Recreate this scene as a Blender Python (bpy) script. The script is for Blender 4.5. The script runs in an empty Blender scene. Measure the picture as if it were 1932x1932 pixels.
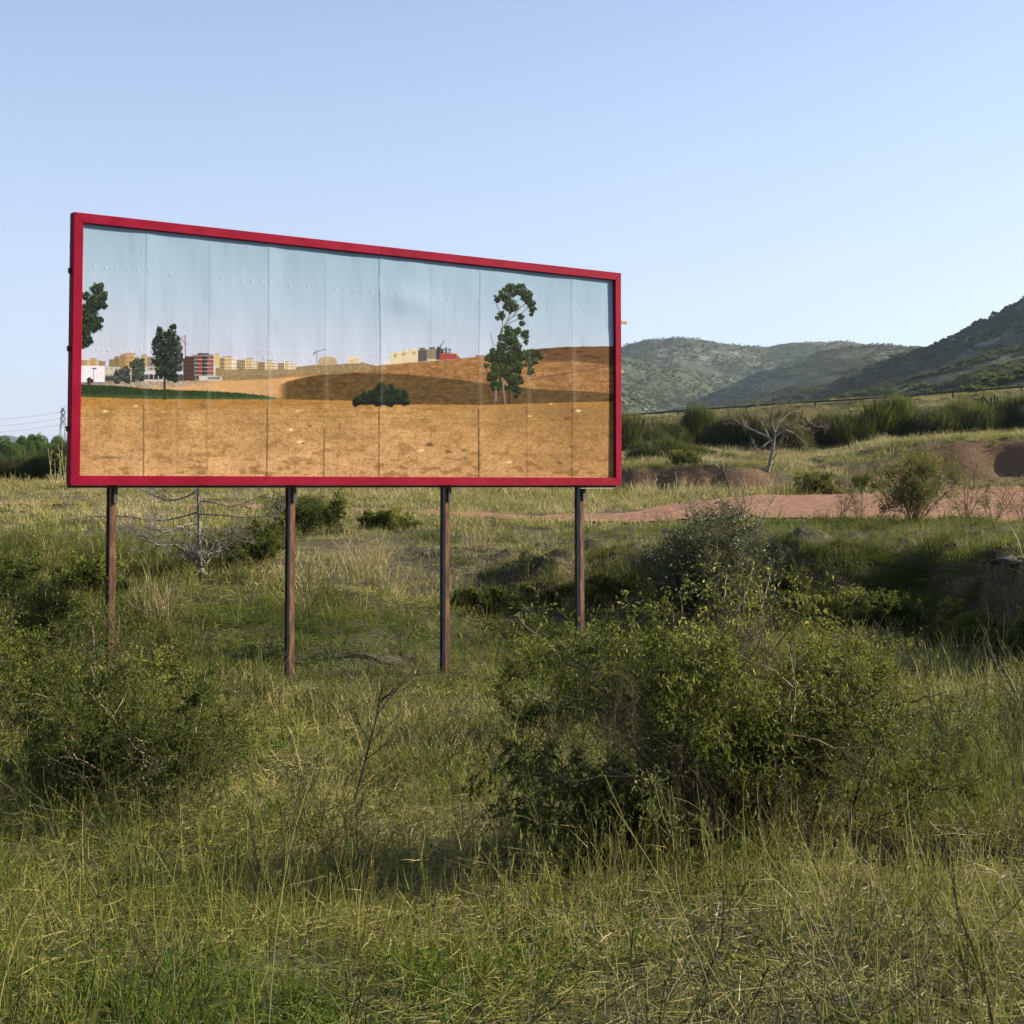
import bpy, math, random
import numpy as np
from mathutils import Vector

# ------------------------------------------------------------------ camera, sky, sun, exposure
scene = bpy.context.scene
F = 2760.0                       # focal length in units of a 1932 wide frame
CX = 966.0
EYE = 2.4                        # eye height above the ground at the billboard
TH = math.radians(2.7)
YP = 916.0 - F * math.tan(TH)

cam_d = bpy.data.cameras.new("camera")
cam = bpy.data.objects.new("camera", cam_d)
scene.collection.objects.link(cam)
scene.camera = cam
cam.location = (0, 0, EYE)
cam.rotation_euler = (math.radians(90) + TH, 0, 0)
cam_d.sensor_width = 36
cam_d.lens = 36 * F / 1932.0
cam_d.shift_y = -(966.0 - YP) / 1932.0
cam_d.clip_start = 0.1
cam_d.clip_end = 20000

SUN = Vector((0.900, 0.135, 0.435)).normalized()
SUN_EL = math.asin(SUN.z)
SUN_AZ = math.atan2(SUN.x, SUN.y)
world = bpy.data.worlds.new("World")
scene.world = world
world.use_nodes = True
wt = world.node_tree
sky = wt.nodes.new('ShaderNodeTexSky')
sky.sky_type = 'NISHITA'
sky.sun_disc = False
sky.sun_elevation = SUN_EL
sky.sun_rotation = SUN_AZ
sky.altitude = 0
sky.air_density = 1.0
sky.dust_density = 1.0
sky.ozone_density = 3.5
bg = wt.nodes['Background']
bg.inputs[1].default_value = 0.085
hs = wt.nodes.new('ShaderNodeHueSaturation'); hs.inputs['Saturation'].default_value = 0.92
wtc = wt.nodes.new('ShaderNodeTexCoord'); wsep = wt.nodes.new('ShaderNodeSeparateXYZ'); wrp = wt.nodes.new('ShaderNodeValToRGB')
wrp.color_ramp.elements[0].position = 0.0; wrp.color_ramp.elements[0].color = (0.66, 0.66, 0.66, 1)
wrp.color_ramp.elements[1].position = 1.0; wrp.color_ramp.elements[1].color = (0.05, 0.05, 0.05, 1)
for pp, vv in ((0.12, 0.46), (0.33, 0.14)):
    e = wrp.color_ramp.elements.new(pp); e.color = (vv, vv, vv, 1)
milk = wt.nodes.new('ShaderNodeMix'); milk.data_type = 'RGBA'
milk.inputs[7].default_value = (3.62, 3.62, 4.65, 1)      # milky lilac haze that thickens towards the horizon
wt.links.new(wtc.outputs['Generated'], wsep.inputs[0]); wt.links.new(wsep.outputs['Z'], wrp.inputs[0]); wt.links.new(wrp.outputs[0], milk.inputs[0])
wt.links.new(sky.outputs[0], hs.inputs['Color']); wt.links.new(hs.outputs[0], milk.inputs[6])
wt.links.new(milk.outputs[2], bg.inputs[0])

sun_d = bpy.data.lights.new("sun", 'SUN')
sun_d.energy = 5.0
sun_d.angle = math.radians(0.5)
sun_d.color = (1.0, 0.90, 0.74)
sun = bpy.data.objects.new("sun", sun_d)
sun.rotation_euler = SUN.to_track_quat('Z', 'Y').to_euler()
sun.location = (60, 10, 40)
scene.collection.objects.link(sun)

scene.view_settings.view_transform = 'Standard'
scene.view_settings.look = 'None'
scene.view_settings.exposure = 1.32
scene.view_settings.gamma = 1.0
scene.cycles.max_bounces = 5
scene.cycles.diffuse_bounces = 2
scene.cycles.transmission_bounces = 3
scene.cycles.transparent_max_bounces = 6

# ------------------------------------------------------------------ helpers
def W(px, py, d):
    """point at depth d seen at (px, py) of the 1932 wide photograph (used only to read positions off it)"""
    a = (np.asarray(px, float) - CX) / F
    b = (YP - np.asarray(py, float)) / F
    f = math.cos(TH) - b * math.sin(TH)
    u = math.sin(TH) + b * math.cos(TH)
    d = np.asarray(d, float)
    return np.stack(np.broadcast_arrays(a / f * d, d + 0 * a, u / f * d + EYE), -1)

def lin(r, g, b):
    return tuple(((c / 255.0) / 12.92 if c / 255.0 < 0.04045 else ((c / 255.0 + 0.055) / 1.055) ** 2.4) for c in (r, g, b))

def hash2(ix, iy, seed):
    h = (ix * 374761393 + iy * 668265263 + seed * 974711) & 0xffffffff
    h = ((h ^ (h >> 13)) * 1274126177) & 0xffffffff
    h = h ^ (h >> 16)
    return (h & 0xffffff) / float(0xffffff)

def vnoise(x, y, seed=0):
    x = np.asarray(x, float); y = np.asarray(y, float)
    xi = np.floor(x).astype(np.int64); yi = np.floor(y).astype(np.int64)
    fx = x - xi; fy = y - yi
    fx = fx * fx * (3 - 2 * fx); fy = fy * fy * (3 - 2 * fy)
    a = hash2(xi, yi, seed); b = hash2(xi + 1, yi, seed)
    c = hash2(xi, yi + 1, seed); d = hash2(xi + 1, yi + 1, seed)
    return (a * (1 - fx) + b * fx) * (1 - fy) + (c * (1 - fx) + d * fx) * fy

def fbm(x, y, seed=0, octv=4, gain=0.5):
    s = 0; a = 1; t = 0
    for k in range(octv):
        s = s + a * vnoise(x * 2 ** k + 17.3 * k, y * 2 ** k - 9.1 * k, seed + k)
        t += a; a *= gain
    return s / t

def sstep(a, b, x):
    t = np.clip((x - a) / (b - a), 0, 1)
    return t * t * (3 - 2 * t)

def norm(v):
    return v / np.maximum(np.linalg.norm(v, axis=-1, keepdims=True), 1e-9)

def mesh_np(name, V, Q, mat=None, attrs=None, smooth=False, T=None, colors=None):
    """V (n,3) verts, Q (m,4) quads, T (k,3) triangles"""
    me = bpy.data.meshes.new(name)
    V = np.ascontiguousarray(V, dtype=np.float32)
    me.vertices.add(len(V)); me.vertices.foreach_set('co', V.ravel())
    nq = 0 if Q is None else len(Q)
    nt = 0 if T is None else len(T)
    loops = []
    starts = []
    if nq:
        loops.append(np.asarray(Q, np.int32).ravel()); starts.append(np.arange(nq) * 4)
    if nt:
        loops.append(np.asarray(T, np.int32).ravel()); starts.append(nq * 4 + np.arange(nt) * 3)
    L = np.concatenate(loops)
    me.loops.add(len(L)); me.loops.foreach_set('vertex_index', L)
    S = np.concatenate(starts).astype(np.int32)
    me.polygons.add(nq + nt); me.polygons.foreach_set('loop_start', S)
    me.polygons.foreach_set('use_smooth', np.full(nq + nt, bool(smooth)))
    if attrs:
        for k, v in attrs.items():
            a = me.attributes.new(k, 'FLOAT', 'POINT')
            a.data.foreach_set('value', np.ascontiguousarray(v, dtype=np.float32))
    if colors is not None:
        a = me.attributes.new('paint', 'FLOAT_COLOR', 'POINT')
        c = np.ones((len(V), 4), np.float32); c[:, :3] = colors
        a.data.foreach_set('color', c.ravel())
    me.update(calc_edges=True)
    me.validate()
    if mat:
        me.materials.append(mat)
    return me

def link(name, me, parent=None, loc=None):
    o = bpy.data.objects.new(name, me)
    scene.collection.objects.link(o)
    if parent is not None:
        o.parent = parent
    if loc is not None:
        o.location = loc
    return o

def thing(name, label, cat, loc=(0, 0, 0), group=None, rz=0.0):
    o = bpy.data.objects.new(name, None)
    scene.collection.objects.link(o)
    o.empty_display_size = 0.2
    o.location = loc; o.rotation_euler = (0, 0, rz)
    o['label'] = label; o['category'] = cat
    if group: o['group'] = group
    return o

def tag(o, label, cat, group=None, kind=None):
    o['label'] = label; o['category'] = cat
    if group: o['group'] = group
    if kind: o['kind'] = kind
    return o

class MB:
    """collects pieces into one mesh"""
    def __init__(s):
        s.V = []; s.Q = []; s.T = []; s.A = []; s.n = 0; s.MQ = []; s.MT = []
    def add(s, V, Q=None, T=None, tone=0.5, mi=0):
        V = np.asarray(V, float).reshape(-1, 3)
        if Q is not None and len(Q): s.Q.append(np.asarray(Q) + s.n); s.MQ.append(np.full(len(Q), mi))
        if T is not None and len(T): s.T.append(np.asarray(T) + s.n); s.MT.append(np.full(len(T), mi))
        s.V.append(V)
        s.A.append(np.broadcast_to(np.asarray(tone, float), (len(V),)))
        s.n += len(V)
    def mesh(s, name, mat=None, smooth=False):
        mats = mat if isinstance(mat, (list, tuple)) else [mat]
        me = mesh_np(name, np.concatenate(s.V), np.concatenate(s.Q) if s.Q else None, mats[0],
                     {'tone': np.concatenate(s.A)}, smooth, np.concatenate(s.T) if s.T else None)
        for m in mats[1:]: me.materials.append(m)
        if len(mats) > 1:
            mi = np.concatenate(s.MQ + s.MT).astype(np.int32)
            if len(mi) == len(me.polygons): me.polygons.foreach_set('material_index', mi)
        return me
    def box(s, c, h, ax=None, tone=0.5):
        c = np.asarray(c, float)
        ax = np.eye(3) if ax is None else np.asarray(ax, float)
        P = np.array([[x, y, z] for x in (-1, 1) for y in (-1, 1) for z in (-1, 1)], float) * np.asarray(h, float)
        s.add(c + P @ ax, [[0, 1, 3, 2], [4, 6, 7, 5], [0, 4, 5, 1], [2, 3, 7, 6], [0, 2, 6, 4], [1, 5, 7, 3]], tone=tone)

def tubes(P, R, K=4):
    """P (N,n,3) paths, R (N,n) radii -> verts, quads"""
    N, n, _ = P.shape
    D = np.empty_like(P); D[:, 1:-1] = P[:, 2:] - P[:, :-2]; D[:, 0] = P[:, 1] - P[:, 0]; D[:, -1] = P[:, -1] - P[:, -2]
    D = norm(D)
    ref = np.broadcast_to(np.array([0.31, 0.17, 0.93]), D.shape).copy()
    bad = np.abs((D * ref).sum(-1)) > 0.93
    A = np.cross(D, ref)
    A[bad] = np.cross(D[bad], np.array([1.0, 0.1, 0.0]))
    A = norm(A); B = np.cross(D, A)
    ang = np.arange(K) * 2 * math.pi / K
    V = P[:, :, None, :] + R[:, :, None, None] * (A[:, :, None, :] * np.cos(ang)[None, None, :, None] + B[:, :, None, :] * np.sin(ang)[None, None, :, None])
    V = V.reshape(-1, 3)
    i = np.arange(N)[:, None, None] * n * K; j = np.arange(n - 1)[None, :, None] * K; k = np.arange(K)[None, None, :]
    k2 = (k + 1) % K
    Q = np.stack([i + j + k, i + j + k2, i + j + K + k2, i + j + K + k], -1).reshape(-1, 4)
    return V, Q

def ribbons(rng, P0, D0, L, Wd, bend, nseg=3, taper=1.0):
    """thin blades: P0 (N,3), D0 (N,3), L (N,), Wd (N,), bend (N,3) -> verts, quads, index of blade per vert, t per vert"""
    N = len(P0)
    t = np.linspace(0, 1, nseg + 1)
    C = P0[:, None, :] + D0[:, None, :] * (L[:, None] * t)[:, :, None] + bend[:, None, :] * (L[:, None] * t ** 2)[:, :, None]
    side = norm(np.cross(D0, rng.normal(size=(N, 3))))
    w = Wd[:, None] * (1 - taper * t ** 1.5 * 0.92)[None, :] * 0.5
    A = C - side[:, None, :] * w[:, :, None]; B = C + side[:, None, :] * w[:, :, None]
    V = np.stack([A, B], 2).reshape(-1, 3)
    i = np.arange(N)[:, None] * (nseg + 1) * 2; j = np.arange(nseg)[None, :] * 2
    Q = np.stack([i + j, i + j + 1, i + j + 3, i + j + 2], -1).reshape(-1, 4)
    return V, Q, np.repeat(np.arange(N), (nseg + 1) * 2), np.tile(np.repeat(t, 2), N)

def leaves(rng, P, D, L, Wd, fold=0.25):
    """leaf shaped folded quads"""
    N = len(P)
    side = norm(np.cross(D, rng.normal(size=(N, 3))))
    up = np.cross(side, D)
    L = L[:, None]; Wd = Wd[:, None]
    a = P
    b = P + D * L * 0.45 - side * Wd * 0.5 + up * Wd * fold
    c = P + D * L
    d = P + D * L * 0.45 + side * Wd * 0.5 + up * Wd * fold
    V = np.stack([a, b, c, d], 1).reshape(-1, 3)
    i = np.arange(N)[:, None] * 4
    T = np.concatenate([i + [[0, 1, 2]], i + [[0, 2, 3]]], 0)
    return V, T

def grow(rng, P0, D0, L, n=7, wander=0.25, trop=(0, 0, 0.1)):
    P = [P0]; D = norm(D0); trop = np.asarray(trop, float)
    for k in range(n - 1):
        D = norm(D + rng.normal(size=D.shape) * wander + trop)
        P.append(P[-1] + D * (L / (n - 1))[:, None])
    return np.stack(P, 1)

def branch_off(rng, P, count, ang=0.7, tmin=0.2, tmax=1.0):
    """random start points and directions on given paths"""
    N, n, _ = P.shape
    idx = np.repeat(np.arange(N), count)
    t = rng.uniform(tmin, tmax, len(idx)) * (n - 1)
    i = np.clip(np.floor(t).astype(int), 0, n - 2); f = (t - i)[:, None]
    A = P[idx, i]; B = P[idx, i + 1]
    p = A * (1 - f) + B * f
    d = norm(B - A)
    r = norm(np.cross(d, rng.normal(size=d.shape)))
    a = ang * rng.uniform(0.6, 1.3, len(idx))[:, None]
    return p, norm(d * np.cos(a) + r * np.sin(a)), idx, t / (n - 1)

# ------------------------------------------------------------------ node material helpers
def new_mat(name):
    m = bpy.data.materials.new(name); m.use_nodes = True
    nt = m.node_tree; nt.nodes.clear()
    out = nt.nodes.new('ShaderNodeOutputMaterial')
    return m, nt, out

def N(nt, typ, **kw):
    n = nt.nodes.new(typ)
    for k, v in kw.items():
        setattr(n, k, v)
    return n

def ramp(nt, stops, fac=None):
    r = nt.nodes.new('ShaderNodeValToRGB')
    e = r.color_ramp.elements
    while len(e) > 1: e.remove(e[0])
    e[0].position = stops[0][0]; e[0].color = (*stops[0][1], 1)
    for p, c in stops[1:]:
        x = e.new(p); x.color = (*c, 1)
    if fac is not None: nt.links.new(fac, r.inputs[0])
    return r

def noise_node(nt, scale, detail=4, rough=0.55, coord='Object', vec=None, dist=0.0):
    if vec is None:
        tc = nt.nodes.new('ShaderNodeTexCoord'); vec = tc.outputs[coord]
    n = nt.nodes.new('ShaderNodeTexNoise')
    n.inputs['Scale'].default_value = scale; n.inputs['Detail'].default_value = detail
    n.inputs['Roughness'].default_value = rough
    n.inputs['Distortion'].default_value = dist
    nt.links.new(vec, n.inputs['Vector'])
    return n

def math_node(nt, op, a, b=None, clamp=False):
    n = nt.nodes.new('ShaderNodeMath'); n.operation = op; n.use_clamp = clamp
    for i, v in enumerate((a, b)):
        if v is None: continue
        if isinstance(v, (int, float)): n.inputs[i].default_value = v
        else: nt.links.new(v, n.inputs[i])
    return n.outputs[0]

def mix_col(nt, fac, a, b, mode='MIX'):
    n = nt.nodes.new('ShaderNodeMix'); n.data_type = 'RGBA'; n.blend_type = mode
    if isinstance(fac, (int, float)): n.inputs[0].default_value = fac
    else: nt.links.new(fac, n.inputs[0])
    for s, v in ((6, a), (7, b)):
        if isinstance(v, tuple): n.inputs[s].default_value = (*v, 1)
        else: nt.links.new(v, n.inputs[s])
    return n.outputs[2]

def leaf_mat(name, stops, transl=0.35, rough=0.6, spec=0.15, inst=False):
    """colour from the 'tone' of every leaf or blade (a property of the plant, not of the light)"""
    m, nt, out = new_mat(name)
    at = N(nt, 'ShaderNodeAttribute', attribute_name='tone')
    fac = at.outputs['Fac']
    if inst:
        ai = N(nt, 'ShaderNodeAttribute', attribute_name='dry', attribute_type='INSTANCER')
        fac = math_node(nt, 'ADD', fac, ai.outputs['Fac'])
    cr = ramp(nt, stops, fac)
    p = N(nt, 'ShaderNodeBsdfPrincipled')
    nt.links.new(cr.outputs[0], p.inputs['Base Color'])
    p.inputs['Roughness'].default_value = rough
    p.inputs['Specular IOR Level'].default_value = spec
    tr = N(nt, 'ShaderNodeBsdfTranslucent')
    tc = mix_col(nt, 0.35, cr.outputs[0], (0.35, 0.38, 0.04), 'MIX')
    nt.links.new(tc, tr.inputs[0])
    mx = N(nt, 'ShaderNodeMixShader'); mx.inputs[0].default_value = transl
    nt.links.new(p.outputs[0], mx.inputs[1]); nt.links.new(tr.outputs[0], mx.inputs[2])
    nt.links.new(mx.outputs[0], out.inputs[0])
    return m

def simple_mat(name, stops, scale=8, rough=0.8, bump=0.0, bscale=40, metallic=0.0, stretch=None, spec=0.5):
    m, nt, out = new_mat(name)
    tc = N(nt, 'ShaderNodeTexCoord'); vec = tc.outputs['Object']
    if stretch:
        mp = N(nt, 'ShaderNodeMapping'); mp.inputs['Scale'].default_value = stretch
        nt.links.new(vec, mp.inputs['Vector']); vec = mp.outputs[0]
    n = noise_node(nt, scale, 6, 0.6, vec=vec)
    cr = ramp(nt, stops, n.outputs['Fac'])
    p = N(nt, 'ShaderNodeBsdfPrincipled')
    nt.links.new(cr.outputs[0], p.inputs['Base Color'])
    p.inputs['Roughness'].default_value = rough; p.inputs['Metallic'].default_value = metallic
    p.inputs['Specular IOR Level'].default_value = spec
    if bump:
        n2 = noise_node(nt, bscale, 5, 0.6, vec=vec)
        b = N(nt, 'ShaderNodeBump'); b.inputs['Strength'].default_value = bump
        nt.links.new(n2.outputs['Fac'], b.inputs['Height']); nt.links.new(b.outputs[0], p.inputs['Normal'])
    nt.links.new(p.outputs[0], out.inputs[0])
    return m

# ------------------------------------------------------------------ the lie of the land
COLS = [-200, 0, 300, 700, 1000, 1200, 1410, 1500, 1750, 1932, 2100]
KN = {   # knots (distance, height relative to the eye): near, hollow, toe and top of the first bank, track, toe and top of the second bank, hedge, line, far
 -200: [(0, -1.62), (4.3, -1.62), (8, -1.85), (15, -2.05), (17, -2.0), (26, -1.25), (46, -.60), (50, -.60), (58, -.2), (64, .10), (75, .4), (104, 1.5), (320, 2.6), (1200, 4)],
 0:    [(0, -1.60), (4.3, -1.62), (8, -1.85), (15, -2.15), (18, -2.1), (26, -1.25), (45, -.60), (49, -.60), (58, -.2), (64, .15), (75, .45), (104, 1.5), (320, 2.8), (1200, 4)],
 300:  [(0, -1.60), (4.3, -1.62), (8, -1.87), (15, -2.38), (19.5, -2.34), (27, -1.2), (44, -.62), (48, -.62), (58, -.25), (64, .15), (76, .5), (104, 2.0), (320, 4), (1200, 7)],
 700:  [(0, -1.60), (4.3, -1.62), (8, -1.88), (15, -2.43), (20, -2.46), (29, -1.15), (42, -.74), (46, -.74), (58, -.3), (64, .2), (80, 1.1), (104, 3.4), (320, 9), (1200, 20)],
 1000: [(0, -1.60), (4.3, -1.62), (8, -1.85), (15, -2.40), (21.5, -2.46), (25.3, -1.25), (38, -.93), (44, -.93), (64.2, -.36), (64.9, .60), (85, 1.7), (104, 4.2), (320, 12), (1200, 30)],
 1200: [(0, -1.60), (4.3, -1.60), (8, -1.82), (15, -2.32), (22, -2.42), (25.5, -1.02), (36, -.88), (46, -.86), (64.4, -.42), (65.2, .74), (88, 2.0), (104, 4.85), (320, 13), (1200, 35)],
 1410: [(0, -1.60), (4.3, -1.58), (8, -1.78), (15, -2.2), (23, -2.25), (26.5, -.92), (36, -.84), (60, -.42), (64.6, -.40), (65.5, .86), (90, 2.3), (104, 5.4), (320, 14), (1200, 38)],
 1500: [(0, -1.60), (4.3, -1.58), (8, -1.78), (15, -2.2), (23, -2.25), (26.5, -.92), (35, -.84), (62, -.40), (64, -.3), (68, .55), (90, 2.5), (104, 5.65), (320, 15), (1200, 40)],
 1750: [(0, -1.60), (4.3, -1.55), (8, -1.75), (14, -2.1), (22, -2.25), (24.5, -1.0), (34.5, -.80), (66, -.30), (69.4, .35), (70.7, 1.95), (92, 3.0), (104, 6.3), (320, 17), (1200, 45)],
 1932: [(0, -1.60), (4.3, -1.52), (8, -1.72), (14, -2.0), (17.5, -2.2), (19.3, -.92), (34, -.85), (66, -.30), (70, .5), (71.3, 2.25), (92, 3.5), (104, 6.75), (320, 18), (1200, 48)],
 2100: [(0, -1.60), (4.3, -1.5), (8, -1.70), (12, -1.9), (14.5, -2.1), (16, -.92), (34, -.85), (66, -.30), (70, .6), (71.3, 2.3), (92, 3.7), (104, 7.0), (320, 20), (1200, 50)],
}
KD = np.array([[k[0] for k in KN[c]] for c in COLS], float)
KZ = np.array([[k[1] for k in KN[c]] for c in COLS], float)

def _g(px, d):
    nk = KD.shape[1]
    Dk = [np.interp(px, COLS, KD[:, k]) for k in range(nk)]
    Zk = [np.interp(px, COLS, KZ[:, k]) for k in range(nk)]
    z = Zk[0].copy()
    for k in range(nk - 1):
        t = np.clip((d - Dk[k]) / (Dk[k + 1] - Dk[k]), 0, 1)
        if k == 4: t = t ** np.interp(px, [700, 1000, 1400, 1600], [0.8, 1.7, 1.9, 2.8])
        if k == 8: t = t ** 0.75
        z = z + (Zk[k + 1] - Zk[k]) * t
    return z

def track_edges(px):
    near = np.interp(px, COLS, KD[:, 6]); far = np.interp(px, COLS, KD[:, 7])
    return near, far

def ground(x, y, rough=True):
    x = np.asarray(x, float); y = np.asarray(y, float)
    x, y = np.broadcast_arrays(x, y)
    px = CX + F * x / np.maximum(y, 3.0)
    px = px + np.clip(y, 5, 60) * 3.0 * (fbm(x * 0.35, y * 0.35, 5, 2) - 0.5)
    dd = y + np.where((y > 12) & (y < 110), 1.0, 0.0) * (fbm(x * 0.6, y * 0.2, 8, 3) - 0.5) * np.where(y > 50, 1.3, 0.6 + y * 0.04)
    z = 0
    for ox, od in ((-7, 0.997), (0, 1.0), (7, 1.003)):
        z = z + _g(px + ox, dd * od)
    z = z / 3.0 + EYE
    if rough:
        n, f = track_edges(px)
        mid = 1 - 0.85 * sstep(n - 5, n, y) * sstep(f + 4, f, y)
        z = z + (fbm(x * 0.9, y * 0.9, 11, 4) - 0.5) * np.clip(0.05 + y * 0.009, 0.05, 0.34) * mid
        z = z + (fbm(x * 4.0, y * 4.0, 21, 3) - 0.5) * 0.07
        fx = (x - 1.574) / 1.15; fl = 7.25 - 0.55 * fx
        z = z - 0.26 * np.exp(-((y - fl + 0.26) / 0.20) ** 2) * sstep(-0.02, 0.08, fx) * sstep(2.2, 1.8, fx)
        bk = sstep(860, 960, px) * sstep(17, 20, y) * sstep(30, 27, y)
        z = z + bk * ((fbm(x * 1.3, y * 1.3, 61, 4) - 0.5) * 0.75 - np.abs(fbm(x * 0.8, y * 0.5, 62, 3) - 0.5) * 0.5)
        z = z + sstep(1600, 1700, px) * sstep(67, 69, y) * sstep(76, 73, y) * (fbm(x * 2.6, y * 2.6, 67, 3) - 0.5) * 0.55
        z = z + sstep(60, 64, y) * sstep(78, 74, y) * (np.abs(fbm(x * 0.7, y * 0.5, 63, 4) - 0.5) * 0.4 - 0.06)
    return z

def gz(x, y):
    return float(ground(np.array([x]), np.array([y]))[0])

def track_edges(px):
    near = np.interp(px, COLS, KD[:, 6]); far = np.interp(px, COLS, KD[:, 7])
    return near, far

def on_track(x, y):
    px = CX + F * x / np.maximum(y, 3.0)
    n, f = track_edges(px)
    wob = (fbm(x * 0.3, y * 0.3, 33, 3) - 0.5) * 5
    m = np.minimum(y - n, f - y) + wob * np.where(px > 1250, 0.5, 1.0)
    return m      # > 0 on the bare earth

# ------------------------------------------------------------------ ground sheet
def axis_points(spec):
    out = []
    for a, b, st in spec:
        out.append(np.arange(a, b, st))
    return np.concatenate(out)

def make_ground():
    s = np.arange(-7.9, 7.9001, 0.0205)
    xs = 4.0 * np.sinh(s)
    ys = np.concatenate([np.arange(-40, 2, 1.2), np.arange(2, 12, 0.08), np.arange(12, 32, 0.11), np.arange(32, 110, 0.35),
                         110 * np.exp(np.linspace(0, math.log(6500 / 110.), 70))])
    X, Y = np.meshgrid(xs, ys)
    Z = ground(X, Y)
    V = np.stack([X, Y, Z], -1).reshape(-1, 3)
    nx = len(xs); ny = len(ys)
    i = (np.arange(ny - 1)[:, None] * nx + np.arange(nx - 1)[None, :])
    Q = np.stack([i, i + 1, i + nx + 1, i + nx], -1).reshape(-1, 4)
    gy = np.gradient(Z, axis=0) / np.gradient(ys)[:, None]
    gx = np.gradient(Z, axis=1) / np.gradient(xs)[None, :]
    slope = np.sqrt(gx ** 2 + gy ** 2)
    px = CX + F * X / np.maximum(Y, 3)
    bare = sstep(0.35, 0.65, slope) * sstep(55, 60, Y) * (Y < 90)
    bare = np.maximum(bare, 0.35 * sstep(0.7, 1.3, slope) * (Y > 14) * (Y < 32))
    bare = np.maximum(bare, sstep(-1.5, 0.5, on_track(X, Y)) * 0.9)
    bare = np.maximum(bare, 0.7 * sstep(64, 66, Y) * sstep(72, 70, Y) * sstep(1700, 1800, px))
    m, nt, out = new_mat("meadow_soil")
    at = N(nt, 'ShaderNodeAttribute', attribute_name='tone')
    n1 = noise_node(nt, 1.3, 6, 0.65); n2 = noise_node(nt, 14, 5, 0.7); n3 = noise_node(nt, 60, 4, 0.7)
    c1 = ramp(nt, [(0.30, (0.020, 0.024, 0.010)), (0.48, (0.036, 0.038, 0.016)), (0.6, (0.060, 0.050, 0.026)), (0.75, (0.10, 0.08, 0.045))], n1.outputs['Fac'])
    c2 = ramp(nt, [(0.32, (0.014, 0.012, 0.008)), (0.5, (0.070, 0.060, 0.038)), (0.66, (0.22, 0.19, 0.13))], n2.outputs['Fac'])
    ca = mix_col(nt, 0.5, c1.outputs[0], c2.outputs[0])
    red = ramp(nt, [(0.3, (0.050, 0.029, 0.017)), (0.5, (0.100, 0.060, 0.034)), (0.7, (0.19, 0.125, 0.075))], n2.outputs['Fac'])
    c = mix_col(nt, at.outputs['Fac'], ca, red.outputs[0])
    p = N(nt, 'ShaderNodeBsdfPrincipled'); p.inputs['Roughness'].default_value = 0.95; p.inputs['Specular IOR Level'].default_value = 0.1
    nt.links.new(c, p.inputs['Base Color'])
    b = N(nt, 'ShaderNodeBump'); b.inputs['Strength'].default_value = 0.6; b.inputs['Distance'].default_value = 0.03
    hh = math_node(nt, 'ADD', n2.outputs['Fac'], n3.outputs['Fac'])
    nt.links.new(hh, b.inputs['Height']); nt.links.new(b.outputs[0], p.inputs['Normal'])
    nt.links.new(p.outputs[0], out.inputs[0])
    o = link("ground", mesh_np("ground", V, Q, m, {'tone': bare.ravel()}, True))
    o['kind'] = 'structure'

make_ground()

def make_track():
    px = np.linspace(-500, 2500, 700); tt = np.linspace(0, 1, 34)
    n, f = track_edges(px)
    PX, TT = np.meshgrid(px, tt)
    D = n[None] + (f - n)[None] * TT
    D = D + (fbm(PX * 0.02, TT * 0 + 3 * (TT > 0.5), 3, 3) - 0.5) * 5 * np.abs(TT - 0.5) * 2
    X = (PX - CX) / F * D
    Z = ground(X, D) + 0.035
    rut = 0.03 * np.exp(-((TT - 0.35) / 0.06) ** 2) + 0.03 * np.exp(-((TT - 0.65) / 0.06) ** 2)
    Z = Z - rut * 0.7
    V = np.stack([X, D, Z], -1).reshape(-1, 3)
    nx = len(px)
    i = (np.arange(len(tt) - 1)[:, None] * nx + np.arange(nx - 1)[None, :])
    Q = np.stack([i, i + 1, i + nx + 1, i + nx], -1).reshape(-1, 4)
    m = simple_mat("red_earth", [(0.3, (0.15, 0.075, 0.040)), (0.5, (0.21, 0.108, 0.062)), (0.7, (0.27, 0.155, 0.095))], 2.2, 0.95, 0.8, 14, spec=0.1)
    o = link("dirt_track", mesh_np("dirt_track", V, Q, m, None, True))
    o['kind'] = 'structure'

make_track()

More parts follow.
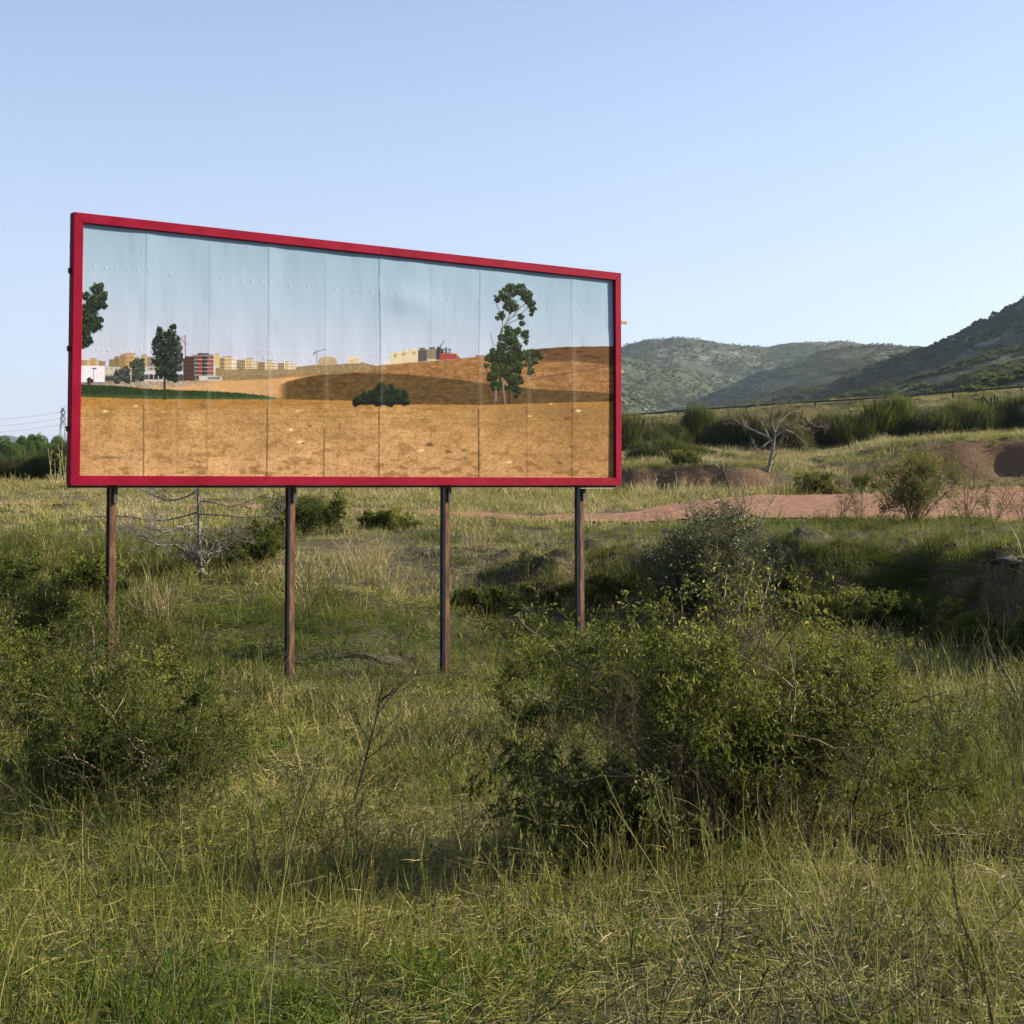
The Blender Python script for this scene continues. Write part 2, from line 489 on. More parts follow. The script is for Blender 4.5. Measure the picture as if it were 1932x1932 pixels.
# ------------------------------------------------------------------ hills
RIDGES = [  # distance of the crest, distance where the slope starts, skyline points
    (1900, 650, [(-100, 880), (300, 850), (600, 800), (900, 720), (1100, 665), (1170, 652), (1215, 640), (1270, 634), (1320, 637), (1360, 645), (1420, 652), (1450, 652), (1490, 645), (1540, 642), (1600, 643), (1640, 646), (1700, 650), (1760, 655), (1900, 670), (2400, 700)]),
    (1350, 500, [(300, 880), (800, 850), (1000, 810), (1170, 782), (1260, 768), (1340, 742), (1440, 697), (1530, 668), (1590, 656), (1650, 651), (1700, 652), (1760, 656), (1900, 650), (2400, 640)]),
    (1500, 600, [(200, 880), (600, 800), (900, 700), (1060, 672), (1130, 667), (1180, 672), (1230, 684), (1290, 704), (1350, 728), (1400, 752), (1500, 800), (2400, 880)]),
    (1000, 500, [(700, 850), (900, 780), (1000, 745), (1100, 733), (1170, 742), (1200, 756), (1235, 776), (1300, 800), (1500, 860), (2400, 880)]),
    (1000, 420, [(900, 880), (1150, 800), (1250, 790), (1350, 768), (1450, 742), (1550, 712), (1650, 684), (1720, 664), (1800, 660), (2400, 640)]),
    (680, 260, [(900, 880), (1200, 805), (1350, 783), (1450, 758), (1550, 728), (1620, 703), (1690, 672), (1745, 654), (1785, 640), (1826, 619), (1850, 603), (1868, 600), (1900, 582), (1932, 562), (2000, 520), (2200, 430), (2600, 300)]),
    (430, 150, [(900, 880), (1200, 815), (1350, 795), (1480, 775), (1580, 755), (1680, 728), (1740, 708), (1800, 690), (1850, 672), (1900, 660), (1932, 652), (2050, 620), (2300, 560), (2600, 500)]),
    (250, 120, [(1200, 880), (1500, 830), (1700, 780), (1780, 748), (1850, 722), (1900, 708), (1932, 698), (2050, 660), (2300, 600), (2600, 540)]),
]

def hill_z(px, d):
    z = np.full(np.shape(px), 1.0)
    for i, (D, d0, pts) in enumerate(RIDGES):
        py = np.interp(px, [p[0] for p in pts], [p[1] for p in pts])
        zc = (916 - py) / F * D
        x = (px - CX) / F * d
        s = np.clip((d - d0) / (D - d0), 0, 1)
        zz = np.where(d <= D, 0 + zc * s ** 1.15, zc * np.clip(1 - (d - D) / (0.7 * D), 0, 1))
        sc = D / 9.0
        gul = np.abs(fbm((x * 0.9 + d * 0.55) / sc, (d * 0.35 - x * 0.2) / sc, 50 + i, 4) - 0.5) * 2
        amp = D * 0.032 * (1 - s ** 5) * sstep(0.0, 0.2, s)
        zz = zz - amp * (1 - gul) * 0.9 + (fbm(x / 14, d / 14, 70 + i, 3) - 0.5) * D * 0.0022
        z = np.maximum(z, zz)
    return z + EYE

def hill_mat():
    m, nt, out = new_mat("scrubland_hillside")
    n1 = noise_node(nt, 0.012, 5, 0.6); n2 = noise_node(nt, 0.09, 6, 0.72); n3 = noise_node(nt, 0.4, 4, 0.7); nr = noise_node(nt, 0.022, 5, 0.7)
    at = N(nt, 'ShaderNodeAttribute', attribute_name='tone')
    c = ramp(nt, [(0.35, (0.024, 0.034, 0.018)), (0.47, (0.040, 0.050, 0.026)), (0.58, (0.066, 0.068, 0.038)), (0.70, (0.12, 0.105, 0.068))], n2.outputs['Fac'])
    c3 = ramp(nt, [(0.40, (0.022, 0.032, 0.015)), (0.55, (0.070, 0.070, 0.040))], n3.outputs['Fac'])
    cc = mix_col(nt, 0.45, c.outputs[0], c3.outputs[0])
    grn = ramp(nt, [(0.4, (0, 0, 0)), (0.6, (1, 1, 1))], n1.outputs['Fac'])
    cc = mix_col(nt, math_node(nt, 'MULTIPLY', grn.outputs[0], 0.6), cc, (0.050, 0.068, 0.026))
    rk = math_node(nt, 'MULTIPLY', at.outputs['Fac'], 1.0)
    rn = ramp(nt, [(0.50, (0, 0, 0)), (0.60, (1, 1, 1))], n2.outputs['Fac'])
    rf = math_node(nt, 'MULTIPLY', rk, rn.outputs[0])
    cc = mix_col(nt, rf, cc, (0.24, 0.215, 0.18))
    p = N(nt, 'ShaderNodeBsdfPrincipled'); p.inputs['Roughness'].default_value = 0.95; p.inputs['Specular IOR Level'].default_value = 0.08
    nt.links.new(cc, p.inputs['Base Color'])
    b = N(nt, 'ShaderNodeBump'); b.inputs['Strength'].default_value = 0.8; b.inputs['Distance'].default_value = 3.0
    nt.links.new(n2.outputs['Fac'], b.inputs['Height']); nt.links.new(b.outputs[0], p.inputs['Normal'])
    nt.links.new(p.outputs[0], out.inputs[0])
    return m

HILLM = hill_mat()

def make_hills():
    px = np.concatenate([np.arange(-400, 1100, 12.0), np.arange(1100, 2000, 2.5), np.arange(2000, 2700, 12)])
    d = 115 * np.exp(np.linspace(0, math.log(3300 / 115.), 430))
    PX, D = np.meshgrid(px, d)
    X = (PX - CX) / F * D
    Z = hill_z(PX, D) - 3.0 * (D < 130)
    rock = np.zeros_like(X)
    py = 916 - (Z - EYE) / D * F
    for (a, b, c, e, w) in ((1250, 668, 1420, 672, 15), (1400, 680, 1500, 702, 9), (1430, 727, 1350, 712, 9), (1690, 732, 1745, 738, 6), (1790, 640, 1900, 640, 14),
                            (1840, 690, 1932, 700, 12), (1180, 745, 1230, 775, 10), (1900, 690, 1932, 705, 10)):
        t = np.clip(((PX - a) * (c - a) + (py - b) * (e - b)) / ((c - a) ** 2 + (e - b) ** 2), 0, 1)
        dist = np.hypot(PX - (a + t * (c - a)), py - (b + t * (e - b)))
        rock = np.maximum(rock, sstep(1.6 * w, 0.2 * w, dist))
    rock = np.maximum(rock * 0.75, 0.25 * sstep(0.55, 0.7, fbm(X / 60, D / 60, 91, 3)))
    V = np.stack([X, D, Z], -1).reshape(-1, 3)
    nx = len(px)
    i = (np.arange(len(d) - 1)[:, None] * nx + np.arange(nx - 1)[None, :])
    Q = np.stack([i, i + 1, i + nx + 1, i + nx], -1).reshape(-1, 4)
    o = link("hills", mesh_np("hills", V, Q, HILLM, {'tone': rock.ravel()}, True))
    o['kind'] = 'structure'
    # far low hill beyond the pines
    px = np.linspace(-700, 700, 160); dd = np.linspace(3000, 5200, 30)
    PX, D = np.meshgrid(px, dd)
    X = (PX - CX) / F * D
    py = np.interp(PX, [-700, -300, -60, 8, 18, 32, 60, 160, 700], [830, 816, 821, 819.5, 820, 824, 834, 850, 870])
    s = np.clip((D - 3000) / 1000, 0, 1)
    Z = np.where(D <= 4000, ((916 - py) / F * 4000) * s ** 1.2, (916 - py) / F * 4000 * (1 - (D - 4000) / 1300)) + EYE + (fbm(X / 120, D / 120, 7, 4) - 0.5) * 8 * s
    V = np.stack([X, D, Z], -1).reshape(-1, 3); nx = len(px)
    i = (np.arange(len(dd) - 1)[:, None] * nx + np.arange(nx - 1)[None, :])
    Q = np.stack([i, i + 1, i + nx + 1, i + nx], -1).reshape(-1, 4)
    o = link("hills", mesh_np("distant_hill", V, Q, HILLM, {'tone': np.zeros(len(V))}, True))
    o['kind'] = 'structure'

make_hills()

# ------------------------------------------------------------------ the billboard
BL = np.array([-4.8375, 15.972, EYE]); BR = np.array([1.5120, 20.605, EYE])
BW = float(np.linalg.norm(BR - BL)); BH = 3.0
U = (BR - BL) / BW; ZV = np.array([0, 0, 1.0]); NV = np.array([U[1], -U[0], 0.0])   # NV faces the viewer's side
def board(u, v, w):
    u = np.asarray(u, float)
    return BL + np.multiply.outer(u, U) + np.multiply.outer(np.asarray(v, float), ZV) + np.multiply.outer(np.asarray(w, float), NV)
def u_of_px(px):
    k = (px - CX) / F
    return float((k * BL[1] - BL[0]) / (U[0] - k * U[1]))

def picture(P, Q, v):
    """the printed landscape: P, Q give the place on the print, v its height 0..1; returns print colours (sRGB 0..255)"""
    n = len(P)
    col = np.zeros((n, 3))
    n1 = fbm(P * 0.02, Q * 0.05, 1, 4); n2 = fbm(P * 0.12, Q * 0.25, 2, 5, 0.65); n3 = fbm(P * 0.45, Q * 0.55, 3, 3, 0.7); n4 = fbm(P * 0.9, Q * 0.9, 4, 2, 0.8)
    def over(mask, c):
        m = np.clip(np.broadcast_to(mask, (n,)), 0, 1)[:, None]
        cc = np.asarray(c, float)
        if cc.ndim == 1: cc = cc[None, :]
        col[:] = col * (1 - m) + cc * m
    def rect(x0, y0, x1, y1, c, soft=0.5):
        c = np.array(c, float); gm = c.mean(); c = gm + (c - gm) * 0.72; c = c * (0.94 + 0.12 * n3[:, None]) - 8
        over(sstep(x0 - soft, x0 + soft, P) * sstep(x1 + soft, x1 - soft, P) * sstep(y0 - soft, y0 + soft, Q) * sstep(y1 + soft, y1 - soft, Q), c)
    def line(x0, y0, x1, y1, w, c):
        L = (x1 - x0) ** 2 + (y1 - y0) ** 2
        sel = (P > min(x0, x1) - w - 1) & (P < max(x0, x1) + w + 1) & (Q > min(y0, y1) - w - 1) & (Q < max(y0, y1) + w + 1)
        m = np.zeros(n)
        p = P[sel]; q = Q[sel]
        t = np.clip(((p - x0) * (x1 - x0) + (q - y0) * (y1 - y0)) / L, 0, 1)
        dd = np.hypot(p - x0 - t * (x1 - x0), q - y0 - t * (y1 - y0))
        m[sel] = sstep(w * 0.5 + 0.6, w * 0.5 - 0.4, dd)
        over(m, c)
    def below(pts, soft=0.8, rough=0.0, sc=0.1, seed=1):
        y = np.interp(P, [p[0] for p in pts], [p[1] for p in pts])
        if rough: y = y + (fbm(P * sc, P * 0 + 3.3, seed, 4) - 0.5) * rough
        return sstep(y - soft, y + soft, Q)
    stops = [(0.40, (194, 198, 212)), (0.50, (190, 197, 212)), (0.62, (180, 194, 210)), (0.78, (165, 187, 204)), (1.0, (150, 177, 197))]
    sk = np.stack([np.interp(v, [s[0] for s in stops], [s[1][i] for s in stops]) for i in range(3)], -1)
    sk = sk * (0.985 + 0.03 * fbm(P * 0.01, Q * 0.01, 9, 2)[:, None])
    # faint printing bands down the sheets
    sk = sk * (1 + 0.012 * (vnoise(P * 0.35, P * 0, 12) - 0.5)[:, None] + 0.012 * (n4 - 0.5)[:, None])
    over(1.0, sk)
    tan = lambda a, b, t: np.asarray(a, float) * (1 - t[:, None]) + np.asarray(b, float) * t[:, None]
    skyline = [(150, 714), (300, 712), (380, 706), (405, 694), (440, 693), (484, 694), (540, 695), (589, 689), (649, 687), (684, 684), (705, 690), (727, 688), (800, 682), (870, 676), (915, 672), (1019, 658), (1065, 654.5), (1157, 653.5)]
    M = below(skyline, 0.7, 1.5)
    over(M, tan((122, 88, 50), (182, 136, 88), np.clip(n2 * 1.5 - 0.25 + 0.7 * (n3 - 0.5) + 0.5 * (fbm(P * 0.02, Q * 0.4, 45, 3) - 0.5), 0, 1)))
    over(M * sstep(880, 980, P) * (1 - below([(150, 650), (900, 674), (960, 680), (1019, 681), (1080, 681), (1157, 690)], 1.0)), tan((84, 58, 32), (124, 90, 54), n3))
    over(M * sstep(0.57, 0.62, fbm(P * 0.035, Q * 0.3, 31, 3)) * 0.35, (120, 90, 60))
    line(1000, 717, 1060, 706, 1.5, (118, 88, 56)); line(1060, 706, 1157, 690, 1.6, (112, 82, 52))
    line(1000, 684, 1080, 681, 1.2, (112, 82, 52)); line(1080, 681, 1157, 689, 1.0, (112, 82, 52))
    for (x, y, w) in ((1050, 668, 8), (1090, 664, 6), (1108, 671, 9), (1028, 660, 6), (1068, 657, 7), (1120, 675, 10), (1010, 744, 8)):
        over(np.exp(-((P - x) / w) ** 2 - ((Q - y) / 1.6) ** 2) * (0.4 + n3), (55, 42, 28))
    # scrubby ridge
    over(M * sstep(395, 440, P) * sstep(745, 690, P) * (1 - below([(400, 722), (480, 718), (560, 708), (640, 704), (720, 698), (740, 692)], 2.0, 3)), tan((112, 100, 72), (176, 152, 112), np.clip(n3 * 1.6 - 0.3, 0, 1)))
    # pale stubble field
    over(below([(150, 740), (300, 729), (400, 718), (470, 717), (560, 711), (600, 706), (700, 705)], 1.5) * sstep(640, 540, P), tan((186, 146, 98), (212, 170, 120), np.clip(n2 * 1.4 - 0.2, 0, 1)))
    # rubble
    over(below([(150, 716), (300, 716), (380, 716)], 1) * sstep(420, 330, P) * (1 - below([(150, 727), (300, 731), (420, 724)], 2)), tan((120, 108, 92), (196, 182, 160), np.clip(n3 * 1.8 - 0.4, 0, 1)))
    # dark ploughed field
    top = [(520, 760), (527, 726), (545, 719), (590, 709), (674, 703.5), (758, 705.5), (870, 716), (915, 724), (996, 733), (1080, 737), (1157, 743)]
    xfade = sstep(520, 545, P + 14 * (n2 - 0.5))
    over(below(top, 1.2, 1.5) * xfade, tan((72, 55, 28), (118, 94, 56), np.clip(n2 * 1.5 - 0.3 + 0.4 * (fbm(P * 0.03, Q * 0.5, 33, 3) - 0.5), 0, 1)))
    for k in range(60):
        x = 770 + k * 6.5; y = np.interp(x, [p[0] for p in top], [p[1] for p in top]) - 4
        if k % 3 != 1: line(x, y - 4, x, y + 3, 0.5, (112, 84, 54))
    # green belt
    gt = [(150, 725), (210, 727), (270, 732.5), (340, 736), (403, 738), (450, 741), (496, 746), (540, 753), (550, 758)]
    over(below(gt, 0.8, 4, 0.4) * sstep(545, 500, P + 20 * (n3 - 0.5)), tan((30, 48, 32), (78, 98, 52), np.clip(n3 * 1.3 - 0.35 + sstep(420, 520, P) * 0.3 + below([(150, 744), (550, 751)], 3) * 0.4, 0, 1)))
    # golden foreground
    fg = [(150, 749), (250, 752), (310, 753), (548, 754), (653, 756), (768, 763), (915, 764), (1019, 761), (1157, 757.5)]
    dep = np.clip((Q - 755) / 145, 0, 1)
    g1 = tan((134, 100, 54), (216, 176, 118), np.clip(0.54 + 0.18 * dep + 0.5 * (n2 - 0.5) + 0.7 * (n3 - 0.5) + 0.9 * (n4 - 0.5) + 0.5 * (n1 - 0.5) - 0.16 * sstep(760, 1150, P), 0, 1))
    g1 = g1 * (1 - 0.10 * sstep(700, 1150, P)[:, None] * np.array([0.7, 0.9, 1.6])) + dep[:, None] * np.array([8, 6, 14])
    over(below(fg, 0.8, 1.2, 0.3), g1)
    FGm = below(fg, 0.8, 1.2, 0.3)
    over(FGm * sstep(0.60, 0.68, fbm(P * 0.05, Q * 0.12, 41, 4)) * 0.45 * dep, (104, 76, 32))
    over(FGm * sstep(775, 762, Q) * 0.55, (172, 122, 52))
    over(FGm * sstep(0.56, 0.66, fbm(P * 0.02, Q * 0.35, 43, 4)) * 0.4 * sstep(830, 780, Q), (134, 104, 60))
    over(FGm * sstep(0.58, 0.70, fbm(P * 0.28, Q * 0.45, 44, 3)) * 0.30, (104, 76, 36))
    over(FGm * sstep(0.66, 0.70, n4) * sstep(0.5, 0.6, n3) * 0.5, (96, 68, 34))
    over(FGm * sstep(0.24, 0.18, n4) * 0.3, (228, 196, 140))
    over(np.exp(-((P - 1060) / 110) ** 2 - ((Q - 778) / 4) ** 2) * 0.5, (140, 120, 84))
    over(np.exp(-((P - 205) / 26) ** 2 - ((Q - 863) / 2) ** 2) * 0.7, (100, 76, 48))
    over(np.exp(-((P - 380) / 14) ** 2 - ((Q - 765) / 8) ** 2) * 0.8 * sstep(0.4, 0.6, n3), (120, 92, 62))
    for (x, y, w) in ((198, 776, 5), (795, 850, 6), (257, 766, 4), (548, 811, 5), (560, 775, 3), (566, 834, 6), (1000, 785, 3), (1090, 775, 5), (960, 872, 5), (1040, 762, 3)):
        over(np.exp(-((P - x) / w) ** 2 - ((Q - y) / (w * 0.45)) ** 2) * 1.2, (226, 204, 160))
    for (x, y, w) in ((571, 836, 3), (640, 807, 3), (1070, 790, 4), (1055, 873, 4), (845, 852, 5), (810, 839, 7), (585, 804, 3), (875, 850, 4)):
        over(np.exp(-((P - x) / w) ** 2 - ((Q - y) / (w * 0.5)) ** 2) * 0.9, (84, 62, 40))
    # --- buildings
    def block(x0, y0, x1, y1, c, shade=None, split=0.4, wins=None, wc=(70, 60, 50), tower=None):
        rect(x0, y0, x1, y1, c)
        if shade is not None: rect(x0, y0, x0 + (x1 - x0) * split, y1, shade)
        if wins is None and x1 - x0 > 20: wins = (int((x1 - x0) / 4), 3)
        if tower is not None:
            a, b, tc = tower; rect(a, y0 - 2, b, y1, tc); rect(a - 0.5, y0 - 3, b + 0.5, y0 - 2, (150, 100, 70))
        if wins:
            nx, ny = wins
            for i in range(nx):
                for j in range(ny):
                    xx = x0 + (i + 0.5) * (x1 - x0) / nx; yy = y0 + (j + 0.55) * (y1 - y0) / ny
                    rect(xx - 0.8, yy - 0.9, xx + 0.8, yy + 0.9, wc, 0.4)
    block(152, 679, 192, 690, (226, 204, 172), (196, 160, 112), 0.3, None, tower=(170, 183, (212, 184, 96)))
    rect(187, 681, 199, 691, (176, 136, 96))
    block(198, 690, 232, 712, (200, 194, 172), wins=(4, 2), wc=(84, 78, 70))
    block(206, 678, 216, 692, (150, 128, 88)); block(215, 675, 227, 692, (158, 134, 92), tower=(217, 225, (150, 122, 78)))
    block(226, 671, 260, 694, (222, 196, 158), (186, 150, 98), 0.35, tower=(238, 252, (206, 162, 96)))
    block(228, 668, 238, 694, (168, 136, 88)); rect(236, 666, 256, 670, (206, 150, 112))
    block(266, 672, 279, 692, (208, 164, 86), tower=(268, 277, (206, 160, 84)))
    block(278, 673, 345, 700, (150, 134, 116), wins=(14, 3), wc=(110, 92, 80)); rect(300, 670, 345, 700, (150, 136, 122))
    rect(152, 690, 198, 722, (233, 226, 236)); rect(150, 721, 200, 724, (130, 128, 128))
    over(sstep(150, 160, P) * sstep(262, 250, P) * sstep(706, 712, Q) * sstep(722, 716, Q) * (P > 199), (66, 66, 70))
    rect(262, 706, 345, 719, (64, 64, 70))
    for (a, b, c, d) in ((272, 692, 310, 693), (272, 699, 310, 700), (272, 705, 310, 706), (272, 716, 315, 719)): rect(a, b, c, d + 0.4, (206, 198, 180))
    for x in (273, 281, 290, 299, 308): rect(x - 0.7, 692, x + 0.7, 718, (206, 198, 180))
    # skeleton block with brick infill
    rect(349, 672, 368, 718, (92, 62, 60)); rect(346, 676, 350, 718, (78, 58, 60))
    for y in (679, 687, 695, 703, 711): rect(349, y, 368, y + 0.8, (120, 84, 78))
    rect(366, 669, 406, 715, (52, 62, 64)); rect(366, 669, 372, 715, (92, 98, 96)); rect(374, 666, 394, 670, (96, 90, 84))
    for j in range(6):
        y = 671 + j * 7.3
        rect(372.5, y + 1, 382, y + 6.4, (168, 64, 60)); rect(391, y + 1, 402, y + 6.4, (172, 70, 62))
        rect(367, y - 0.6, 407, y + 0.5, (216, 206, 196))
    rect(403, 669, 407.5, 714, (206, 198, 190)); rect(383, 676, 385, 712, (60, 70, 70))
    rect(376, 709, 420, 718, (206, 202, 192)); rect(392, 711, 416, 716, (120, 132, 128))
    block(406, 670, 415, 691, (222, 190, 104), tower=(407, 413, (224, 192, 104)))
    block(415, 675, 447, 697, (236, 218, 196), (168, 144, 108), 0.28, wins=None, tower=(424, 437, (228, 192, 134)))
    block(447, 679, 486, 696, (232, 212, 184), (170, 146, 104), 0.4, tower=(464, 476, (228, 194, 134)))
    block(486, 683, 524, 699, (230, 212, 178), (182, 148, 94), 0.35, tower=(504, 512, (226, 198, 120)))
    block(524, 685, 558, 699, (232, 214, 184), (172, 146, 104), 0.35, tower=(538, 544, (224, 190, 130)))
    for x in (418, 452, 460, 471, 492, 498, 516, 530, 548): rect(x, 686, x + 1.2, 688, (120, 92, 70)); rect(x, 691, x + 1.2, 693, (120, 92, 70))
    over(below(skyline, 1.5, 3, 0.3, 5) * sstep(400, 425, P) * sstep(600, 560, P) * below([(400, 699), (600, 697)], 1) * (1 - below([(400, 712), (560, 704), (600, 700)], 2)), tan((120, 106, 78), (180, 156, 118), n3))
    # round topped blocks on the ridge
    for (cx, w, y0, y1, c) in ((618, 18, 672, 688, (190, 172, 132)), (667, 12, 673, 686, (222, 198, 156))):
        h = y1 - (y1 - y0) * np.sqrt(np.clip(1 - ((P - cx) / w) ** 2, 0, 1)) ** 0.6
        over(sstep(h - 0.5, h + 0.5, Q) * (Q < y1) * (np.abs(P - cx) < w), c)
        for i in range(int(w * 0.9)):
            for j in range(4):
                xx = cx - w + 2 + i * 2.3; yy = y0 + 4 + j * 3.2
                if xx < cx + w - 2: rect(xx, yy, xx + 1.0, yy + 1.3, (96, 80, 62), 0.4)
    rect(655, 675, 666, 680, (236, 204, 176))
    # long row on the skyline
    def slab(x0, x1, t0, t1, b0, b1, c, wins=0, wc=(80, 72, 66)):
        yt = np.interp(P, [x0, x1], [t0, t1]); yb = np.interp(P, [x0, x1], [b0, b1])
        over(sstep(x0 - 0.4, x0 + 0.4, P) * sstep(x1 + 0.4, x1 - 0.4, P) * sstep(yt - 0.4, yt + 0.4, Q) * sstep(yb + 0.4, yb - 0.4, Q), c)
        if wins:
            for i in range(int((x1 - x0) / 3.2)):
                for j in range(wins):
                    xx = x0 + 1.2 + i * 3.2; yy = np.interp(xx, [x0, x1], [t0, t1]) + 3 + j * 3.9
                    if yy < np.interp(xx, [x0, x1], [b0, b1]) - 2: rect(xx, yy, xx + 1.3, yy + 1.7, wc, 0.4)
    rect(724, 681, 736, 688, (224, 206, 190))
    slab(736, 789, 667, 660, 687.5, 682, (206, 194, 158), 0)
    for (a, y) in ((742, 664), (756, 661), (770, 658)): rect(a, y, a + 14, y + 6, (212, 192, 156)); rect(a + 9, y - 0.5, a + 15, y + 2.5, (238, 214, 190))
    for (a, y) in ((742, 669), (758, 666), (778, 664)): rect(a, y, a + 6, y + 5, (176, 158, 98), 1.2)
    slab(789, 806, 660, 659, 682.5, 681, (96, 90, 88), 6, (34, 32, 38)); rect(792, 656, 802, 661, (128, 104, 82))
    slab(806, 823, 659, 658, 679, 678, (150, 138, 122), 5, (60, 56, 56)); rect(810, 655, 821, 659, (120, 100, 88)); rect(806, 677, 824, 681, (206, 190, 150))
    slab(823, 836, 658, 658, 679, 678.5, (74, 72, 76), 5, (30, 30, 38)); rect(825, 654, 831, 660, (60, 84, 70))
    slab(830, 862, 666, 667, 679, 677, (170, 82, 72), 4, (70, 34, 38)); slab(862, 869, 669, 675, 678, 677, (166, 100, 78))
    for y in (658, 661, 664.5): rect(834, y, 852, y + 1, (70, 82, 66))
    rect(840, 655, 843, 667, (84, 104, 62)); rect(836, 658, 837, 667, (70, 78, 66)); rect(848, 658, 849, 667, (70, 78, 66))
    rect(898, 670, 915, 673.5, (186, 120, 92), 0.8)
    # cranes
    line(349.5, 633, 350, 672, 1.6, (150, 84, 92)); line(334, 632, 353, 650, 1.4, (140, 96, 104)); line(341, 638, 349, 633, 0.6, (140, 96, 104))
    line(598, 661, 598, 687, 0.9, (120, 124, 130)); line(593, 665, 614, 659, 1.0, (110, 116, 124)); rect(592, 665, 595, 668, (90, 96, 100))
    line(832, 650, 832, 664, 1.1, (96, 92, 100)); line(832, 653, 838, 643, 1.2, (90, 88, 96))
    # --- printed trees
    def foliage(blobs, dark, lite, holes=0.0, seed=0, soft=0.10, dense=0.0):
        dark = np.array(dark) * 0.7; dense = dense + 0.28; holes = holes - 0.10
        rb = np.random.default_rng(700 + seed); nb = []
        for (bx, by, r) in blobs:
            nb.append((bx, by, r * 0.78))
            for q_ in range(7):
                aa = rb.uniform(0, 6.283); rr = r * rb.uniform(0.45, 0.95)
                nb.append((bx + rr * math.cos(aa), by + rr * math.sin(aa), max(r * rb.uniform(0.18, 0.42), 1.4)))
        blobs = nb
        x0 = min(b[0] - b[2] * 1.3 for b in blobs); x1 = max(b[0] + b[2] * 1.3 for b in blobs)
        y0 = min(b[1] - b[2] * 1.3 for b in blobs); y1 = max(b[1] + b[2] * 1.3 for b in blobs)
        sel = (P > x0) & (P < x1) & (Q > y0) & (Q < y1)
        p = P[sel]; q = Q[sel]
        f = np.full(len(p), 9.0); lt = np.zeros(len(p))
        p = p + (fbm(p * 0.35, q * 0.35, 90 + seed, 3) - 0.5) * 5; q = q + (fbm(p * 0.35 + 40, q * 0.35, 91 + seed, 3) - 0.5) * 5
        for (bx, by, r) in blobs:
            dd = np.hypot(p - bx, q - by) / r
            l = -(q - by) / r + (p - bx) / r * 0.4
            lt = np.where(dd < f, l, lt); f = np.minimum(f, dd)
        nn = fbm(p * 0.22, q * 0.22, 60 + seed, 5, 0.75); nh = fbm(p * 0.55, q * 0.55, 80 + seed, 3, 0.7)
        m = sstep(1.0 + soft * 1.6, 1.0 - soft * 1.6, f + (nn - 0.5) * 1.35 - dense)
        m = m * sstep(holes - 0.05, holes + 0.05, nh)
        t = np.clip(0.22 + 0.30 * lt + 1.9 * (nh - 0.5) + 0.8 * (nn - 0.5), 0, 1)[:, None]
        full = np.zeros(n); full[sel] = m
        cc = np.zeros((n, 3)); cc[sel] = np.asarray(dark, float) * (1 - t) + np.asarray(lite, float) * t
        over(full, cc)
    foliage([(226, 706, 11), (237, 700, 9), (240, 714, 9), (222, 716, 8)], (58, 66, 66), (128, 126, 112), 0.25, 1)
    foliage([(252, 690, 8), (262, 683, 9), (258, 700, 11), (264, 710, 9), (250, 713, 7), (268, 696, 6)], (54, 68, 58), (118, 126, 96), 0.3, 2)
    rect(246.5, 694, 248.5, 719, (190, 170, 150)); rect(258, 712, 259.5, 722, (90, 84, 70))
    foliage([(170, 717, 5.5), (167, 721, 4)], (52, 52, 50), (90, 84, 70), 0.2, 3)
    line(177, 696, 177, 722, 0.8, (120, 112, 104)); rect(174, 694, 182, 696.4, (60, 54, 52))
    # slim tree beside the skeleton block
    line(311, 690, 310.5, 753, 4.0, (60, 54, 46)); line(310, 700, 322, 680, 1.2, (60, 54, 46)); line(310, 706, 298, 690, 1.2, (60, 54, 46))
    foliage([(302, 622, 6), (326, 617, 6), (305, 634, 11), (322, 632, 12), (298, 648, 11), (316, 650, 16), (332, 646, 10), (296, 662, 10), (313, 668, 15), (334, 662, 10), (338, 674, 8), (300, 684, 12), (325, 688, 13), (336, 694, 8), (304, 700, 11), (324, 706, 11), (330, 714, 6)], (22, 34, 34), (84, 100, 72), 0.33, 4)
    # tree cut by the left edge
    z1 = lambda x, y, r: ((120 + x / 4.83) * 0.9665, (400 + y / 4.83) * 0.9665, r / 4.83 * 0.9665)
    foliage([z1(*b) for b in ((340, 800, 66), (385, 860, 52), (400, 950, 36), (300, 930, 84), (215, 860, 40), (260, 1060, 88), (320, 1140, 64), (215, 1180, 66), (362, 1085, 36), (205, 1290, 62), (262, 1285, 34), (205, 1000, 60))], (24, 38, 34), (92, 112, 72), 0.30, 5)
    # bush
    z2 = lambda x, y, r: ((480 + x / 4.6) * 0.9665, (480 + y / 4.6) * 0.9665, r / 4.6 * 0.9665)
    foliage([z2(*b) for b in ((1000, 1390, 40), (1080, 1360, 56), (1150, 1360, 60), (1210, 1300, 62), (1215, 1255, 26), (1300, 1310, 56), (1300, 1260, 22), (1280, 1380, 60), (1370, 1350, 60), (1410, 1340, 50), (1420, 1390, 44), (1200, 1390, 50))], (16, 28, 24), (52, 82, 44), 0.2, 6, dense=0.05)
    rect(664, 758, 772, 763.5, (20, 28, 22), 1.2)
    # tall eucalyptus
    z3 = lambda x, y: ((940 + x / 7.43) * 0.9665, (540 + y / 7.43) * 0.9665)
    def limb(pts, w, c):
        for a, b in zip(pts[:-1], pts[1:]):
            p0 = z3(*a); p1 = z3(*b); line(p0[0], p0[1], p1[0], p1[1], w, c)
    bk = (96, 88, 80)
    limb([(190, 1840), (210, 1500), (225, 1200), (260, 950), (300, 760)], 4.0, bk)
    limb([(300, 760), (370, 650), (450, 580), (560, 450), (660, 380)], 1.8, (120, 112, 104)); limb([(300, 760), (310, 600), (240, 470), (215, 400)], 1.4, (112, 104, 96))
    limb([(370, 650), (420, 520), (440, 400)], 1.4, bk); limb([(450, 580), (600, 520), (700, 420)], 1.0, bk); limb([(340, 700), (480, 640), (560, 600)], 1.0, bk)
